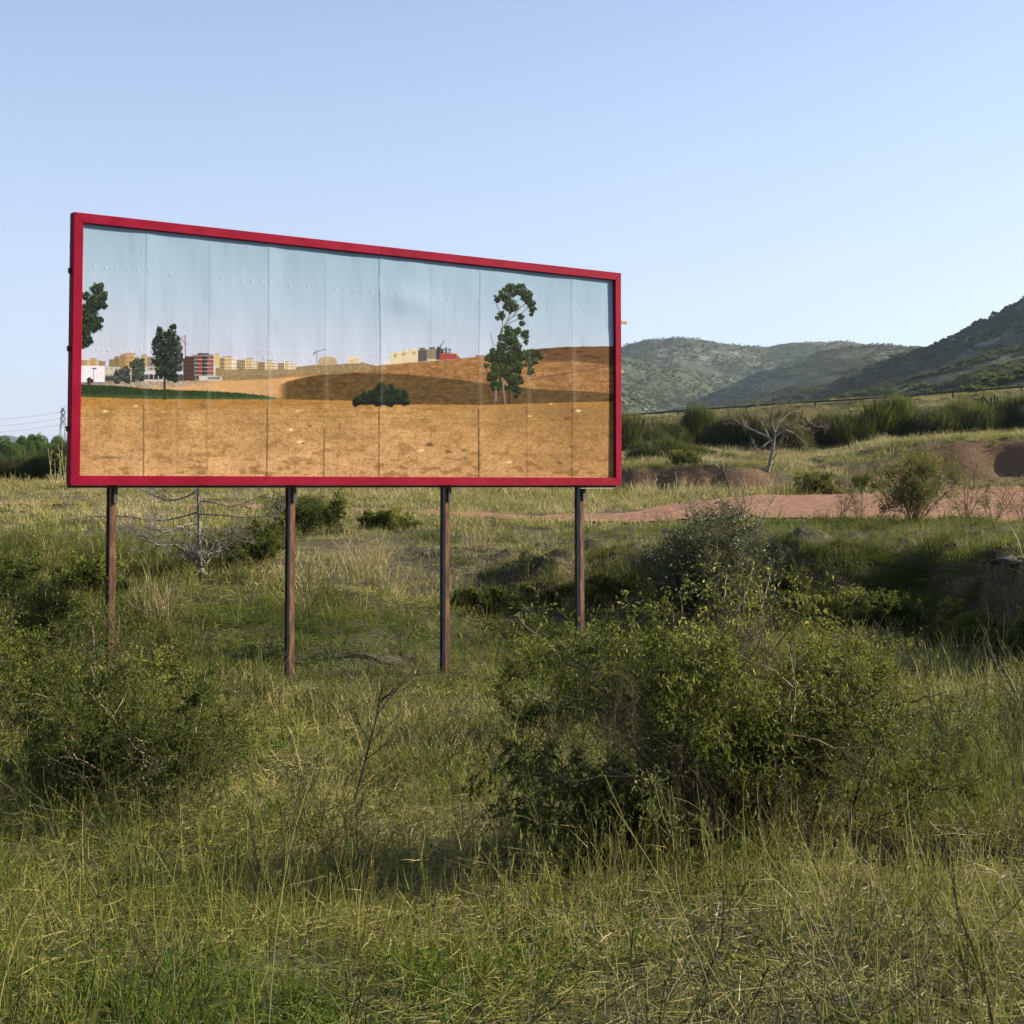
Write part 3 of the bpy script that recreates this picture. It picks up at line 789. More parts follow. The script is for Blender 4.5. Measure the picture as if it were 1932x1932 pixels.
    limb([(480, 850), (560, 870), (620, 920)], 1.0, bk)
    limb([(180, 1000), (150, 900), (130, 820)], 0.9, (110, 110, 116))
    limb([(170, 1840), (110, 1700), (95, 1500), (85, 1350)], 0.9, (60, 52, 44))
    foliage([(*z3(b[0], b[1]), b[2] / 7.43 * 0.9665) for b in ((430, 185, 88), (560, 190, 92), (650, 280, 84), (715, 390, 62), (740, 470, 50), (725, 545, 30), (230, 320, 52), (340, 270, 84), (430, 420, 100), (285, 560, 56), (235, 600, 36), (570, 580, 46), (590, 680, 44), (400, 790, 72), (535, 790, 54), (640, 840, 62), (650, 940, 36), (655, 985, 16),
        (420, 900, 104), (510, 1040, 96), (300, 1030, 84), (280, 880, 44), (165, 1070, 36), (120, 1180, 62), (75, 1290, 38), (250, 1180, 110), (440, 1180, 118), (590, 1150, 80), (700, 1130, 70), (800, 1110, 64), (860, 1170, 36), (700, 1250, 66), (790, 1240, 36), (720, 1370, 56), (520, 1290, 90), (230, 1330, 96), (390, 1330, 90),
        (170, 1450, 78), (200, 1580, 76), (260, 1560, 60), (320, 1420, 70), (470, 1500, 104), (570, 1520, 44), (520, 1630, 66), (505, 1730, 34), (420, 1620, 50), (340, 1600, 40))], (18, 26, 18), (84, 116, 44), 0.36, 7, dense=0.04)
    limb([(310, 1480), (320, 1620), (350, 1840)], 2.6, (132, 122, 112)); limb([(205, 1600), (205, 1840)], 3.4, (86, 80, 70)); limb([(215, 1650), (214, 1800)], 1.2, (176, 164, 150)); limb([(402, 1650), (400, 1840)], 2.8, (58, 48, 42))
    # pale seam glue and dark joints on the ground part
    for sx, k in ((270, 0.6), (390, 0.35), (503, 0.7), (611, 0.8), (714, 0.4), (903, 0.9), (994, 0.35), (1078, 0.35), (334, 0.25)):
        over(np.exp(-((P - sx) / 1.2) ** 2) * (Q > (760 if sx != 611 else 805) + 14 * vnoise(P * 0, P * 0 + sx, 3)) * k * (0.5 + 0.6 * vnoise(P * 0, Q * 0.2, int(sx))), (86, 66, 44))
        over(np.exp(-((P - sx - 5) / 5.0) ** 2) * 0.16 * (Q < 770) * (Q > 640), (200, 205, 214))
    for k in range(26):   # little scars in the paper
        x = 170 + (k * 379) % 960; y = 470 + (k * 131) % 220
        over(np.exp(-((P - x) / 1.2) ** 2 - ((Q - y) / 1.0) ** 2) * 0.5, (140, 160, 172) if k % 2 else (224, 232, 238))
    return col

def make_billboard():
    root = thing("billboard", "large red framed billboard with a printed golden field, standing on four rusty posts", "billboard", tuple(BL * 0.5 + BR * 0.5 - np.array([0, 0, EYE])))
    off = np.array(root.location)
    RW = 0.108; FRONT = 0.055; BACK = -0.055
    # picture
    nu, nv = 1080, 420
    u = np.linspace(RW - 0.012, BW - RW + 0.012, nu); v = np.linspace(RW - 0.012, BH - RW + 0.012, nv)
    UU, VV = np.meshgrid(u, v)
    pw = board(UU.ravel(), VV.ravel(), np.zeros(UU.size))
    rel = pw - np.array([0, 0, EYE])
    c, s = math.cos(TH), math.sin(TH)
    fwd = rel[:, 1] * c + rel[:, 2] * s; up = -rel[:, 1] * s + rel[:, 2] * c
    P = CX + F * rel[:, 0] / fwd; Q = YP - F * up / fwd
    rgb = picture(P, Q, VV.ravel() / BH)
    l = np.where(rgb / 255 < 0.04045, rgb / 255 / 12.92, ((rgb / 255 + 0.055) / 1.055) ** 2.4)
    l = np.clip((l ** 1.06) * np.array([0.66, 0.655, 0.67]), 0, 0.85)
    w = (fbm(UU * 1.1, VV * 0.8, 14, 3) - 0.5) * 0.034 + (fbm(UU * 3.0, VV * 1.1, 17, 3) - 0.5) * 0.008 + (fbm(UU * 9, VV * 1.6, 15, 3) - 0.5) * 0.0022
    rng = np.random.default_rng(3)
    for sx, k in ((270, 1.0), (390, 0.35), (503, 1.1), (611, 0.45), (714, 1.7), (812, 0.5), (903, 1.3), (994, 0.4), (1078, 0.9)):
        su = u_of_px(sx) + 0.026 * (fbm(VV * 1.6, VV * 0 + sx, 6, 3) - 0.5) * k
        x = UU - su
        amp = 0.0044 * k * (0.55 + 0.9 * vnoise(VV * 1.3, VV * 0 + sx, 22))
        w = w + amp * np.exp(-np.clip(x, 0, None) / 0.12) * (x > -0.006) - amp * 0.6 * np.exp(-(x / 0.012) ** 2)
        w = w + amp * 0.5 * np.exp(-np.clip(-x, 0, None) / 0.05) * (x <= -0.006)
    # the loose blister beside the fifth sheet
    bu = u_of_px(765)
    w = w + 0.020 * np.exp(-((UU - bu) / 0.33) ** 2 - ((VV - 2.36) / 0.16) ** 2) + 0.010 * np.exp(-((UU - bu + 0.2) / 0.3) ** 2 - ((VV - 1.75) / 0.3) ** 2)
    w = w + 0.0012 * np.exp(-((VV - 1.62 + 0.02 * np.sin(UU * 3)) / 0.008) ** 2) * (UU > 2.2) * (UU < 5.3)
    for row, (v0, du) in enumerate(((2.42, 0.0), (1.51, 0.05), (0.66, 0.02))):
        k = np.round((UU - du) / 0.127)
        uc = k * 0.127 + du; vc = v0 + 0.006 * np.sin(uc * 9)
        r2 = (UU - uc) ** 2 + (VV - vc) ** 2
        has = hash2(k.astype(np.int64), k.astype(np.int64) * 0 + row, 5) < 0.93
        w = w + 0.0030 * np.sqrt(np.clip(1 - r2 / 0.018 ** 2, 0, 1)) * has * (0.5 + 0.7 * hash2(k.astype(np.int64), k.astype(np.int64) * 0 + row, 9))
        l = l + ((r2 < 0.008 ** 2) * has * 0.02).ravel()[:, None]
    V = board(UU.ravel(), VV.ravel(), w.ravel()) - off
    i = (np.arange(nv - 1)[:, None] * nu + np.arange(nu - 1)[None, :])
    Qd = np.stack([i, i + 1, i + nu + 1, i + nu], -1).reshape(-1, 4)
    m, nt, out = new_mat("printed_paper")
    at = N(nt, 'ShaderNodeAttribute', attribute_name='paint')
    p = N(nt, 'ShaderNodeBsdfPrincipled'); p.inputs['Roughness'].default_value = 0.75; p.inputs['Specular IOR Level'].default_value = 0.06
    nt.links.new(at.outputs['Color'], p.inputs['Base Color'])
    nn = noise_node(nt, 180, 3, 0.6); b = N(nt, 'ShaderNodeBump'); b.inputs['Strength'].default_value = 0.12; b.inputs['Distance'].default_value = 0.002
    nt.links.new(nn.outputs['Fac'], b.inputs['Height']); nt.links.new(b.outputs[0], p.inputs['Normal'])
    nt.links.new(p.outputs[0], out.inputs[0])
    link("picture_panel", mesh_np("picture_panel", V, Qd, m, None, True, colors=l), root)
    # red rails, mitred
    m, nt, out = new_mat("red_painted_metal")
    n1 = noise_node(nt, 3.0, 5, 0.6); n2 = noise_node(nt, 90, 3, 0.6); n3 = noise_node(nt, 24, 6, 0.75)
    cr = ramp(nt, [(0.3, (0.150, 0.0025, 0.013)), (0.5, (0.195, 0.0032, 0.018)), (0.75, (0.225, 0.008, 0.028))], n1.outputs['Fac'])
    chips = ramp(nt, [(0.70, (0, 0, 0)), (0.72, (1, 1, 1))], n3.outputs['Fac'])
    cc = mix_col(nt, chips.outputs[0], cr.outputs[0], (0.30, 0.10, 0.11))
    p = N(nt, 'ShaderNodeBsdfPrincipled'); p.inputs['Roughness'].default_value = 0.6; p.inputs['Specular IOR Level'].default_value = 0.05
    nt.links.new(cc, p.inputs['Base Color'])
    b = N(nt, 'ShaderNodeBump'); b.inputs['Strength'].default_value = 0.15; b.inputs['Distance'].default_value = 0.01
    nt.links.new(n1.outputs['Fac'], b.inputs['Height']); nt.links.new(b.outputs[0], p.inputs['Normal'])
    nt.links.new(p.outputs[0], out.inputs[0]); RED = m
    def rail(o0, o1, i0, i1, name, seam=None, seed=0):
        # section outer-back, outer-front, (bevel), inner-front, inner-back swept from end 0 to end 1
        n = 90
        t = np.linspace(0.0004, 0.9996, n)
        o0, o1, i0, i1 = [np.array(q, float) for q in (o0, o1, i0, i1)]
        O = o0 + (o1 - o0) * t[:, None]; I = i0 + (i1 - i0) * t[:, None]
        dirn = (I - O) / np.linalg.norm(I - O, axis=1, keepdims=True)
        bev = 0.006
        dent = (fbm(t * 14, t * 0 + seed, 4, 3) - 0.5) * 0.004
        sec = []
        for (pos, w_) in ((O, BACK), (O, FRONT - bev), (O + dirn * bev, FRONT), (I - dirn * bev, FRONT), (I, FRONT - bev), (I, BACK)):
            sec.append(board(pos[:, 0], pos[:, 1], w_ + dent * (w_ > 0)))
        S = np.stack(sec, 1) - off
        if seam is not None:
            pass
        K = 6
        i = np.arange(n - 1)[:, None] * K; k = np.arange(K)[None, :]; k2 = (k + 1) % K
        Qr = np.stack([i + k, i + k2, i + K + k2, i + K + k], -1).reshape(-1, 4)
        mb = MB(); mb.add(S.reshape(-1, 3), Qr, [[0, 1, 2], [0, 2, 3], [0, 3, 4], [0, 4, 5]] )
        e = (n - 1) * K
        mb.add(S[-1], None, [[0, 2, 1], [0, 3, 2], [0, 4, 3], [0, 5, 4]])
        return link(name, mb.mesh(name, RED), root)
    g = 0.0015
    rail((g, BH), (BW / 2 - 0.002, BH), (RW + g, BH - RW), (BW / 2 - 0.002, BH - RW), "frame_rail", seed=1)
    rail((BW / 2 + 0.002, BH), (BW - g, BH), (BW / 2 + 0.002, BH - RW), (BW - RW - g, BH - RW), "frame_rail", seed=2)
    rail((g, 0), (BW / 2 - 0.002, 0), (RW + g, RW), (BW / 2 - 0.002, RW), "frame_rail", seed=3)
    rail((BW / 2 + 0.002, 0), (BW - g, 0), (BW / 2 + 0.002, RW), (BW - RW - g, RW), "frame_rail", seed=4)
    rail((0, g), (0, BH - g), (RW, RW + g), (RW, BH - RW - g), "frame_rail", seed=5)
    rail((BW, g), (BW, BH - g), (BW - RW, RW + g), (BW - RW, BH - RW - g), "frame_rail", seed=6)
    DARK = simple_mat("dark_old_steel", [(0.35, (0.022, 0.018, 0.018)), (0.6, (0.05, 0.036, 0.03)), (0.8, (0.09, 0.05, 0.035))], 12, 0.7, 0.2, 80)
    ax = np.stack([U, ZV, NV])
    mb = MB()
    mb.box(board(BW / 2, BH / 2, BACK - 0.012) - off, (BW / 2 - 0.004, BH / 2 - 0.004, 0.011), ax)
    mb.box(board(BW / 2, -0.0135, BACK - 0.006) - off, (BW / 2 - 0.006, 0.012, 0.022), ax)
    for vv in (0.35, 1.5, 2.65):
        mb.box(board(BW / 2, vv, BACK - 0.05) - off, (BW / 2 - 0.02, 0.035, 0.026), ax)
    link("backing", mb.mesh("backing", DARK), root)
    # loose strip of wire angle below the right corner
    mb = MB()
    mb.box(board(BW - 0.42, -0.038, 0.0) - off, (0.30, 0.003, 0.02), ax)
    link("edge_strip", mb.mesh("edge_strip", simple_mat("pale_metal", [(0.4, (0.3, 0.32, 0.3)), (0.7, (0.42, 0.43, 0.4))], 20, 0.5)), root)
    # latches on the left edge, board end on the right
    for vv in (2.36, 1.5, 0.62):
        mb = MB(); mb.box(board(-0.013, vv, -0.03) - off, (0.012, 0.028, 0.016), ax); mb.box(board(-0.016, vv, -0.005) - off, (0.006, 0.012, 0.008), ax)
        link("latch", mb.mesh("latch", DARK), root)
    WOOD = simple_mat("weathered_timber", [(0.35, (0.20, 0.12, 0.05)), (0.65, (0.34, 0.22, 0.10))], 18, 0.8, 0.3, 60, stretch=(1, 1, 6))
    for vv in (2.32, 1.62):
        mb = MB(); mb.box(board(BW + (0.135 if vv > 2 else 0.07), vv, -0.095) - off, (0.085, 0.020, 0.018), ax)
        link("timber_end", mb.mesh("timber_end", WOOD), root)
    # posts: H sections, rusty
    m, nt, out = new_mat("rusty_steel")
    tc = N(nt, 'ShaderNodeTexCoord'); mp = N(nt, 'ShaderNodeMapping'); mp.inputs['Scale'].default_value = (1, 1, 0.18)
    nt.links.new(tc.outputs['Object'], mp.inputs['Vector'])
    n1 = noise_node(nt, 22, 7, 0.7, vec=mp.outputs[0]); n2 = noise_node(nt, 140, 4, 0.7)
    cr = ramp(nt, [(0.34, (0.035, 0.014, 0.009)), (0.46, (0.075, 0.032, 0.015)), (0.58, (0.13, 0.065, 0.030)), (0.72, (0.21, 0.125, 0.07))], n1.outputs['Fac'])
    p = N(nt, 'ShaderNodeBsdfPrincipled'); p.inputs['Roughness'].default_value = 0.8; p.inputs['Specular IOR Level'].default_value = 0.25
    nt.links.new(cr.outputs[0], p.inputs['Base Color'])
    b = N(nt, 'ShaderNodeBump'); b.inputs['Strength'].default_value = 0.35; b.inputs['Distance'].default_value = 0.004
    nt.links.new(n2.outputs['Fac'], b.inputs['Height']); nt.links.new(b.outputs[0], p.inputs['Normal'])
    nt.links.new(p.outputs[0], out.inputs[0]); RUST = m
    WEB = simple_mat("grey_worn_steel", [(0.35, (0.10, 0.11, 0.12)), (0.6, (0.2, 0.21, 0.22)), (0.8, (0.16, 0.09, 0.06))], 14, 0.45, 0.15, 70, stretch=(1, 1, 0.2))
    for pxp in (219.5, 558, 850.5, 1104):
        uc = u_of_px(pxp + 1)
        wc = BACK - 0.023 - 0.065
        base = board(uc, 0, wc)
        zb = gz(base[0], base[1]) - 0.25
        zt = EYE + 2.6
        hh = (zt - zb) / 2; zc = (zt + zb) / 2
        c0 = np.array([base[0], base[1], zc]) - off
        mb = MB()
        mb.box(c0 + NV * 0.058, (0.035, hh, 0.005), ax)
        mb.box(c0 - NV * 0.058, (0.035, hh, 0.005), ax)
        po = link("post", mb.mesh("post", RUST), root)
        mb = MB(); mb.box(c0 - U * 0.001, (0.0035, hh - 0.004, 0.0525), ax)
        mb.box(c0 - U * 0.018 + NV * 0.012, (0.003, hh - 0.01, 0.004), ax)
        link("web", mb.mesh("web", WEB), po)
        mb = MB(); mb.box(np.array([base[0], base[1], EYE - 0.10]) - off + NV * 0.080 + U * 0.014, (0.020, 0.10, 0.016), ax)
        link("bracket", mb.mesh("bracket", DARK), po)
    return root

make_billboard()

# ------------------------------------------------------------------ plant materials
BARK_PALE = simple_mat("pale_bark", [(0.3, (0.075, 0.065, 0.052)), (0.48, (0.17, 0.15, 0.125)), (0.6, (0.26, 0.235, 0.20)), (0.75, (0.33, 0.30, 0.26))], 30, 0.85, 0.3, 120, spec=0.2)
BARK_DARK = simple_mat("dark_bark", [(0.3, (0.02, 0.015, 0.012)), (0.6, (0.05, 0.038, 0.028))], 30, 0.9, 0.2, 100, spec=0.15)
BARK_TAN = simple_mat("tan_twigs", [(0.3, (0.11, 0.08, 0.045)), (0.6, (0.24, 0.185, 0.115)), (0.75, (0.34, 0.28, 0.19))], 25, 0.85, 0.2, 100, spec=0.2)
TWIG = simple_mat("fine_twigs", [(0.3, (0.035, 0.030, 0.014)), (0.6, (0.075, 0.062, 0.030)), (0.75, (0.12, 0.10, 0.05))], 25, 0.9, 0.0, 100, spec=0.15)
LEAF_OLIVE = leaf_mat("olive_leaves", [(0.0, (0.018, 0.027, 0.005)), (0.38, (0.050, 0.066, 0.010)), (0.62, (0.115, 0.132, 0.020)), (0.85, (0.25, 0.245, 0.040)), (1.0, (0.36, 0.31, 0.07))], 0.25)
LEAF_DARK = leaf_mat("dark_small_leaves", [(0.0, (0.016, 0.024, 0.012)), (0.5, (0.038, 0.052, 0.022)), (0.85, (0.080, 0.085, 0.036)), (1.0, (0.17, 0.14, 0.07))], 0.18, 0.42, 0.35)
LEAF_GREEN = leaf_mat("green_leaves", [(0.0, (0.015, 0.026, 0.005)), (0.45, (0.044, 0.062, 0.010)), (0.8, (0.105, 0.118, 0.020)), (1.0, (0.20, 0.18, 0.04))], 0.28)
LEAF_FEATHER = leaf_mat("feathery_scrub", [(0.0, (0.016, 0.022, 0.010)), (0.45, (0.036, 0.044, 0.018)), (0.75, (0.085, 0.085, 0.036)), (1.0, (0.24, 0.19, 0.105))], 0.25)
STRAW = leaf_mat("straw_stems", [(0.0, (0.12, 0.10, 0.035)), (0.4, (0.26, 0.20, 0.10)), (0.8, (0.40, 0.31, 0.18)), (1.0, (0.46, 0.36, 0.24))], 0.25)
GRASSM = leaf_mat("meadow_grass", [(0.0, (0.052, 0.092, 0.009)), (0.25, (0.088, 0.110, 0.014)), (0.5, (0.158, 0.156, 0.032)), (0.72, (0.245, 0.215, 0.060)), (0.88, (0.33, 0.265, 0.11)), (1.0, (0.38, 0.31, 0.17))], 0.22, inst=True)

WIRY = leaf_mat('wiry_weed_stems', [(0.0, (0.036, 0.042, 0.011)), (0.4, (0.085, 0.080, 0.026)), (0.7, (0.14, 0.12, 0.045)), (1.0, (0.24, 0.19, 0.09))], 0.1, inst=True)

# ------------------------------------------------------------------ grass, stalks and litter (uncountable)
def scatter(name, protos, pts, rz, scl, tiltv, idx, dry, kindlabel):
    me = mesh_np(name, pts, None, None, {'scl': scl, 'dry': dry, 'rx': tiltv[:, 0], 'ry': tiltv[:, 1], 'rz': rz, 'pick': idx}, T=np.zeros((0, 3), int)) if False else bpy.data.meshes.new(name)
    me.vertices.add(len(pts)); me.vertices.foreach_set('co', np.ascontiguousarray(pts, np.float32).ravel())
    for k, v in (('scl', scl), ('dry', dry)):
        a = me.attributes.new(k, 'FLOAT', 'POINT'); a.data.foreach_set('value', np.ascontiguousarray(v, np.float32))
    a = me.attributes.new('pick', 'INT', 'POINT'); a.data.foreach_set('value', np.ascontiguousarray(idx, np.int32))
    a = me.attributes.new('rot', 'FLOAT_VECTOR', 'POINT')
    a.data.foreach_set('vector', np.ascontiguousarray(np.stack([tiltv[:, 0], tiltv[:, 1], rz], -1), np.float32).ravel())
    o = link(name, me); o['kind'] = 'stuff'
    o['label'], o['category'] = kindlabel
    col = bpy.data.collections.new(name + "_pieces")
    for k, pm in enumerate(protos):
        po = bpy.data.objects.new("%s_piece_%s" % (name, "abcdefghijklmnop"[k]), pm); col.objects.link(po)
    ng = bpy.data.node_groups.new(name + "_scatter", 'GeometryNodeTree')
    ng.interface.new_socket("Geometry", in_out='INPUT', socket_type='NodeSocketGeometry')
    ng.interface.new_socket("Geometry", in_out='OUTPUT', socket_type='NodeSocketGeometry')
    gi = ng.nodes.new('NodeGroupInput'); go = ng.nodes.new('NodeGroupOutput')
    ci = ng.nodes.new('GeometryNodeCollectionInfo'); ci.inputs['Collection'].default_value = col
    ci.inputs['Separate Children'].default_value = True; ci.inputs['Reset Children'].default_value = True
    ip = ng.nodes.new('GeometryNodeInstanceOnPoints'); ip.inputs['Pick Instance'].default_value = True
    def named(n, t):
        x = ng.nodes.new('GeometryNodeInputNamedAttribute'); x.data_type = t; x.inputs['Name'].default_value = n
        return [s for s in x.outputs if s.enabled and s.name == 'Attribute'][0]
    L = ng.links
    L.new(gi.outputs[0], ip.inputs['Points']); L.new(ci.outputs[0], ip.inputs['Instance'])
    L.new(named('pick', 'INT'), ip.inputs['Instance Index'])
    L.new(named('rot', 'FLOAT_VECTOR'), ip.inputs['Rotation']); L.new(named('scl', 'FLOAT'), ip.inputs['Scale'])
    L.new(ip.outputs[0], go.inputs[0])
    md = o.modifiers.new("scatter", 'NODES'); md.node_group = ng
    return o

def clump(seed, n, rad, L0, L1, w, bend=0.5, lean=0.35, seg=3, tone=(0.3, 0.6), mat=GRASSM, heads=False, forks=0):
    rng = np.random.default_rng(seed)
    r = rad * np.sqrt(rng.uniform(0, 1, n)); a = rng.uniform(0, 6.283, n)
    P = np.stack([r * np.cos(a), r * np.sin(a), -0.02 + 0 * r], -1)
    D = norm(np.stack([rng.normal(0, lean, n) + P[:, 0] * 1.2, rng.normal(0, lean, n) + P[:, 1] * 1.2, np.ones(n)], -1))
    L = rng.uniform(L0, L1, n)
    B = rng.normal(0, bend * 0.5, (n, 3)); B[:, 2] = -np.abs(rng.normal(0, bend * 0.45, n))
    V, Q, bi, t = ribbons(rng, P, D, L, np.full(n, w) * rng.uniform(0.6, 1.3, n), B, seg)
    tn = rng.uniform(tone[0], tone[1], n)
    mb = MB(); mb.add(V, Q, tone=tn[bi] + 0.10 * t)
    if forks:
        idx = np.repeat(np.arange(n), forks); tt = rng.uniform(0.35, 0.95, len(idx))
        p0 = P[idx] + D[idx] * (L[idx] * tt)[:, None] + B[idx] * (L[idx] * tt ** 2)[:, None]
        d0 = norm(D[idx] + rng.normal(0, 0.45, (len(idx), 3)))
        V, Q, bi, t = ribbons(rng, p0, d0, L[idx] * rng.uniform(0.12, 0.35, len(idx)), np.full(len(idx), w * 0.6), rng.normal(0, 0.15, (len(idx), 3)), 2)
        mb.add(V, Q, tone=tn[idx][bi] + 0.1)
    if heads:
        idx = np.repeat(np.arange(n), 9); tt = rng.uniform(0.82, 1.0, len(idx))
        p0 = P[idx] + D[idx] * (L[idx] * tt)[:, None] + B[idx] * (L[idx] * tt ** 2)[:, None]
        d0 = norm(D[idx] + rng.normal(0, 0.5, (len(idx), 3)))
        V, T = leaves(rng, p0, d0, rng.uniform(0.012, 0.028, len(idx)), rng.uniform(0.003, 0.006, len(idx)))
        mb.add(V, None, T, tone=np.repeat(tn[idx] + 0.2, 4))
    me = mb.mesh("clump", mat)
    return me

def litter(seed, n, rad, mat=GRASSM):
    rng = np.random.default_rng(seed)
    P = np.stack([rng.uniform(-rad, rad, n), rng.uniform(-rad, rad, n), rng.uniform(0.0, 0.05, n)], -1)
    D = norm(np.stack([rng.normal(size=n), rng.normal(size=n), rng.normal(0.12, 0.22, n)], -1))
    V, Q, bi, t = ribbons(rng, P, D, rng.uniform(0.03, 0.13, n), rng.uniform(0.0014, 0.0036, n), rng.normal(0, 0.12, (n, 3)), 2, 0.6)
    mb = MB(); mb.add(V, Q, tone=rng.uniform(0.35, 0.9, n)[bi])
    return mb.mesh("litter", mat)

def weedtuft(seed, n, mat=GRASSM):
    rng = np.random.default_rng(seed)
    P = rng.normal(0, 0.05, (n, 3)); P[:, 2] = rng.uniform(0.0, 0.10, n)
    D = norm(P * np.array([1, 1, 0]) * 12 + rng.normal(0, 0.5, (n, 3)) + np.array([0, 0, 0.5]))
    V, T = leaves(rng, P, D, rng.uniform(0.02, 0.055, n), rng.uniform(0.010, 0.022, n))
    mb = MB(); mb.add(V, None, T, tone=np.repeat(rng.uniform(0.0, 0.35, n), 4))
    return mb.mesh("weedtuft", mat)

rngG = np.random.default_rng(77)
def sample_band(d0, d1, dens, power=1.0):
    A = 0.43 * (d1 ** 2 - d0 ** 2) + 2.4 * (d1 - d0)
    n = int(A * dens)
    dd = np.linspace(d0, d1, 200); cdf = 0.43 * dd ** 2 + 2.4 * dd; cdf = (cdf - cdf[0]) / (cdf[-1] - cdf[0])
    d = np.interp(rngG.uniform(0, 1, n), cdf, dd)
    x = rngG.uniform(-1, 1, n) * (0.43 * d + 1.2)
    return x, d

def slope_at(x, y):
    e = 0.15 + y * 0.004
    z0 = ground(x, y, False)
    return np.hypot(ground(x + e, y, False) - z0, ground(x, y + e, False) - z0) / e

def dryness(x, y):
    px = CX + F * x / np.maximum(y, 3)
    v = (fbm(x * 0.5, y * 0.5, 101, 4) - 0.5) * 0.95 + 0.03 - 0.07 * sstep(9, 6, y)
    # fresh green where the hollow stays damp, and beside the track
    for (cx, cy, r, k) in ((-2.6, 19.4, 1.2, 0.75), (-3.0, 21.8, 1.3, 0.6), (-1.4, 21.5, 1.4, 0.35), (0.7, 21.5, 1.6, 0.3), (6.5, 25, 2.0, 0.15), (-4.8, 20.5, 1.5, 0.3), (9, 33, 4, 0.30), (3.5, 31, 3.5, 0.2), (-0.7, 4.6, 0.5, 0.3), (2.8, 6.5, 1.0, 0.12), (2.0, 10, 1.6, 0.1), (-2.2, 5.0, 0.6, 0.3)):
        v = v - k * np.exp(-((x - cx) ** 2 + (y - cy) ** 2) / r ** 2)
    for (cx, cy, r, k) in ((-1.2, 8.5, 1.7, 0.16), (-0.3, 15, 2.5, 0.22), (-1.8, 5.6, 0.8, 0.3), (-2.0, 27, 2.2, 0.35), (-0.5, 26, 3.5, 0.15), (-6, 24, 3, 0.15)):
        v = v + k * np.exp(-((x - cx) ** 2 + (y - cy) ** 2) / r ** 2)
    far = sstep(58, 66, y)
    v = v + far * 0.20 + 0.12 * sstep(30, 38, y) * (1 - far)
    v = v - 0.3 * sstep(1.2, 0.0, np.abs(y - np.interp(px, COLS, KD[:, 9]) - 1.0) / 2.0) * (y > 55)
    return np.clip(v, -0.35, 0.45)

def keep_mask(x, y, bare_keep=0.12):
    k = np.ones(len(x))
    tr = on_track(x, y)
    k = k * np.where(tr > 0, 0.02, 1.0) * np.where(tr > -1, 0.5, 1.0)
    sl = slope_at(x, y)
    k = k * np.where((sl > 0.42) & (y > 55) & (y < 92), 0.10, 1.0)
    k = k * np.where((sl > 0.9) & (y > 14) & (y < 32), 0.75, 1.0)
    px = CX + F * x / np.maximum(y, 3)
    k = k * np.where((px > 1680) & (y > 63) & (y < 71), 0.25, 1.0)
    return rngG.uniform(0, 1, len(x)) < k

def put(name, protos, bands, lab, patch=None, smin=0.7, smax=1.3, tilt=0.12, drybias=0.0, sizenoise=None, density=None):
    X = []; Y = []; I = []; S = []
    for (d0, d1, dens, i0, i1, sc) in bands:
        x, y = sample_band(d0, d1, dens)
        if patch is not None:
            m = fbm(x * patch[0], y * patch[0], patch[2], 3) + rngG.normal(0, 0.03, len(x)) > patch[1]
            x, y = x[m], y[m]
        if density is not None:
            m = rngG.uniform(0, 1, len(x)) < density(x, y)
            x, y = x[m], y[m]
        m = keep_mask(x, y); x, y = x[m], y[m]
        X.append(x); Y.append(y); I.append(rngG.integers(i0, i1, len(x)))
        S.append(rngG.uniform(smin, smax, len(x)) * sc)
    x = np.concatenate(X); y = np.concatenate(Y); i = np.concatenate(I); s = np.concatenate(S)
    for pxp in (219.5, 558, 850.5, 1104):
        bp = board(u_of_px(pxp + 1), 0, -0.14); s = s * (0.45 + 0.55 * sstep(0.25, 0.8, np.hypot(x - bp[0], y - bp[1] + 0.2)))
    tq = (x - 1.574) / 1.15; sd_ = (y - (7.25 - 0.55 * tq)); s = s * (1 - 0.70 * ((tq > -0.1) & (tq < 2) & (sd_ < 0.12) & (sd_ > -0.95)))
    s = s * (1 - 0.45 * sstep(25, 28, y) * sstep(60, 55, y)) * (1 - 0.35 * sstep(62, 66, y)) * (1 - 0.35 * ((x < -10) & (y > 45)))
    if sizenoise: s = s * (sizenoise[0] + sizenoise[1] * fbm(x * 0.8, y * 0.8, sizenoise[2], 3))
    z = ground(x, y)
    t = rngG.normal(0, tilt, (len(x), 2))
    scatter(name, protos, np.stack([x, y, z], -1), rngG.uniform(0, 6.283, len(x)), s, t, i, dryness(x, y) + drybias + rngG.normal(0, 0.05, len(x)), lab)
    return len(x)

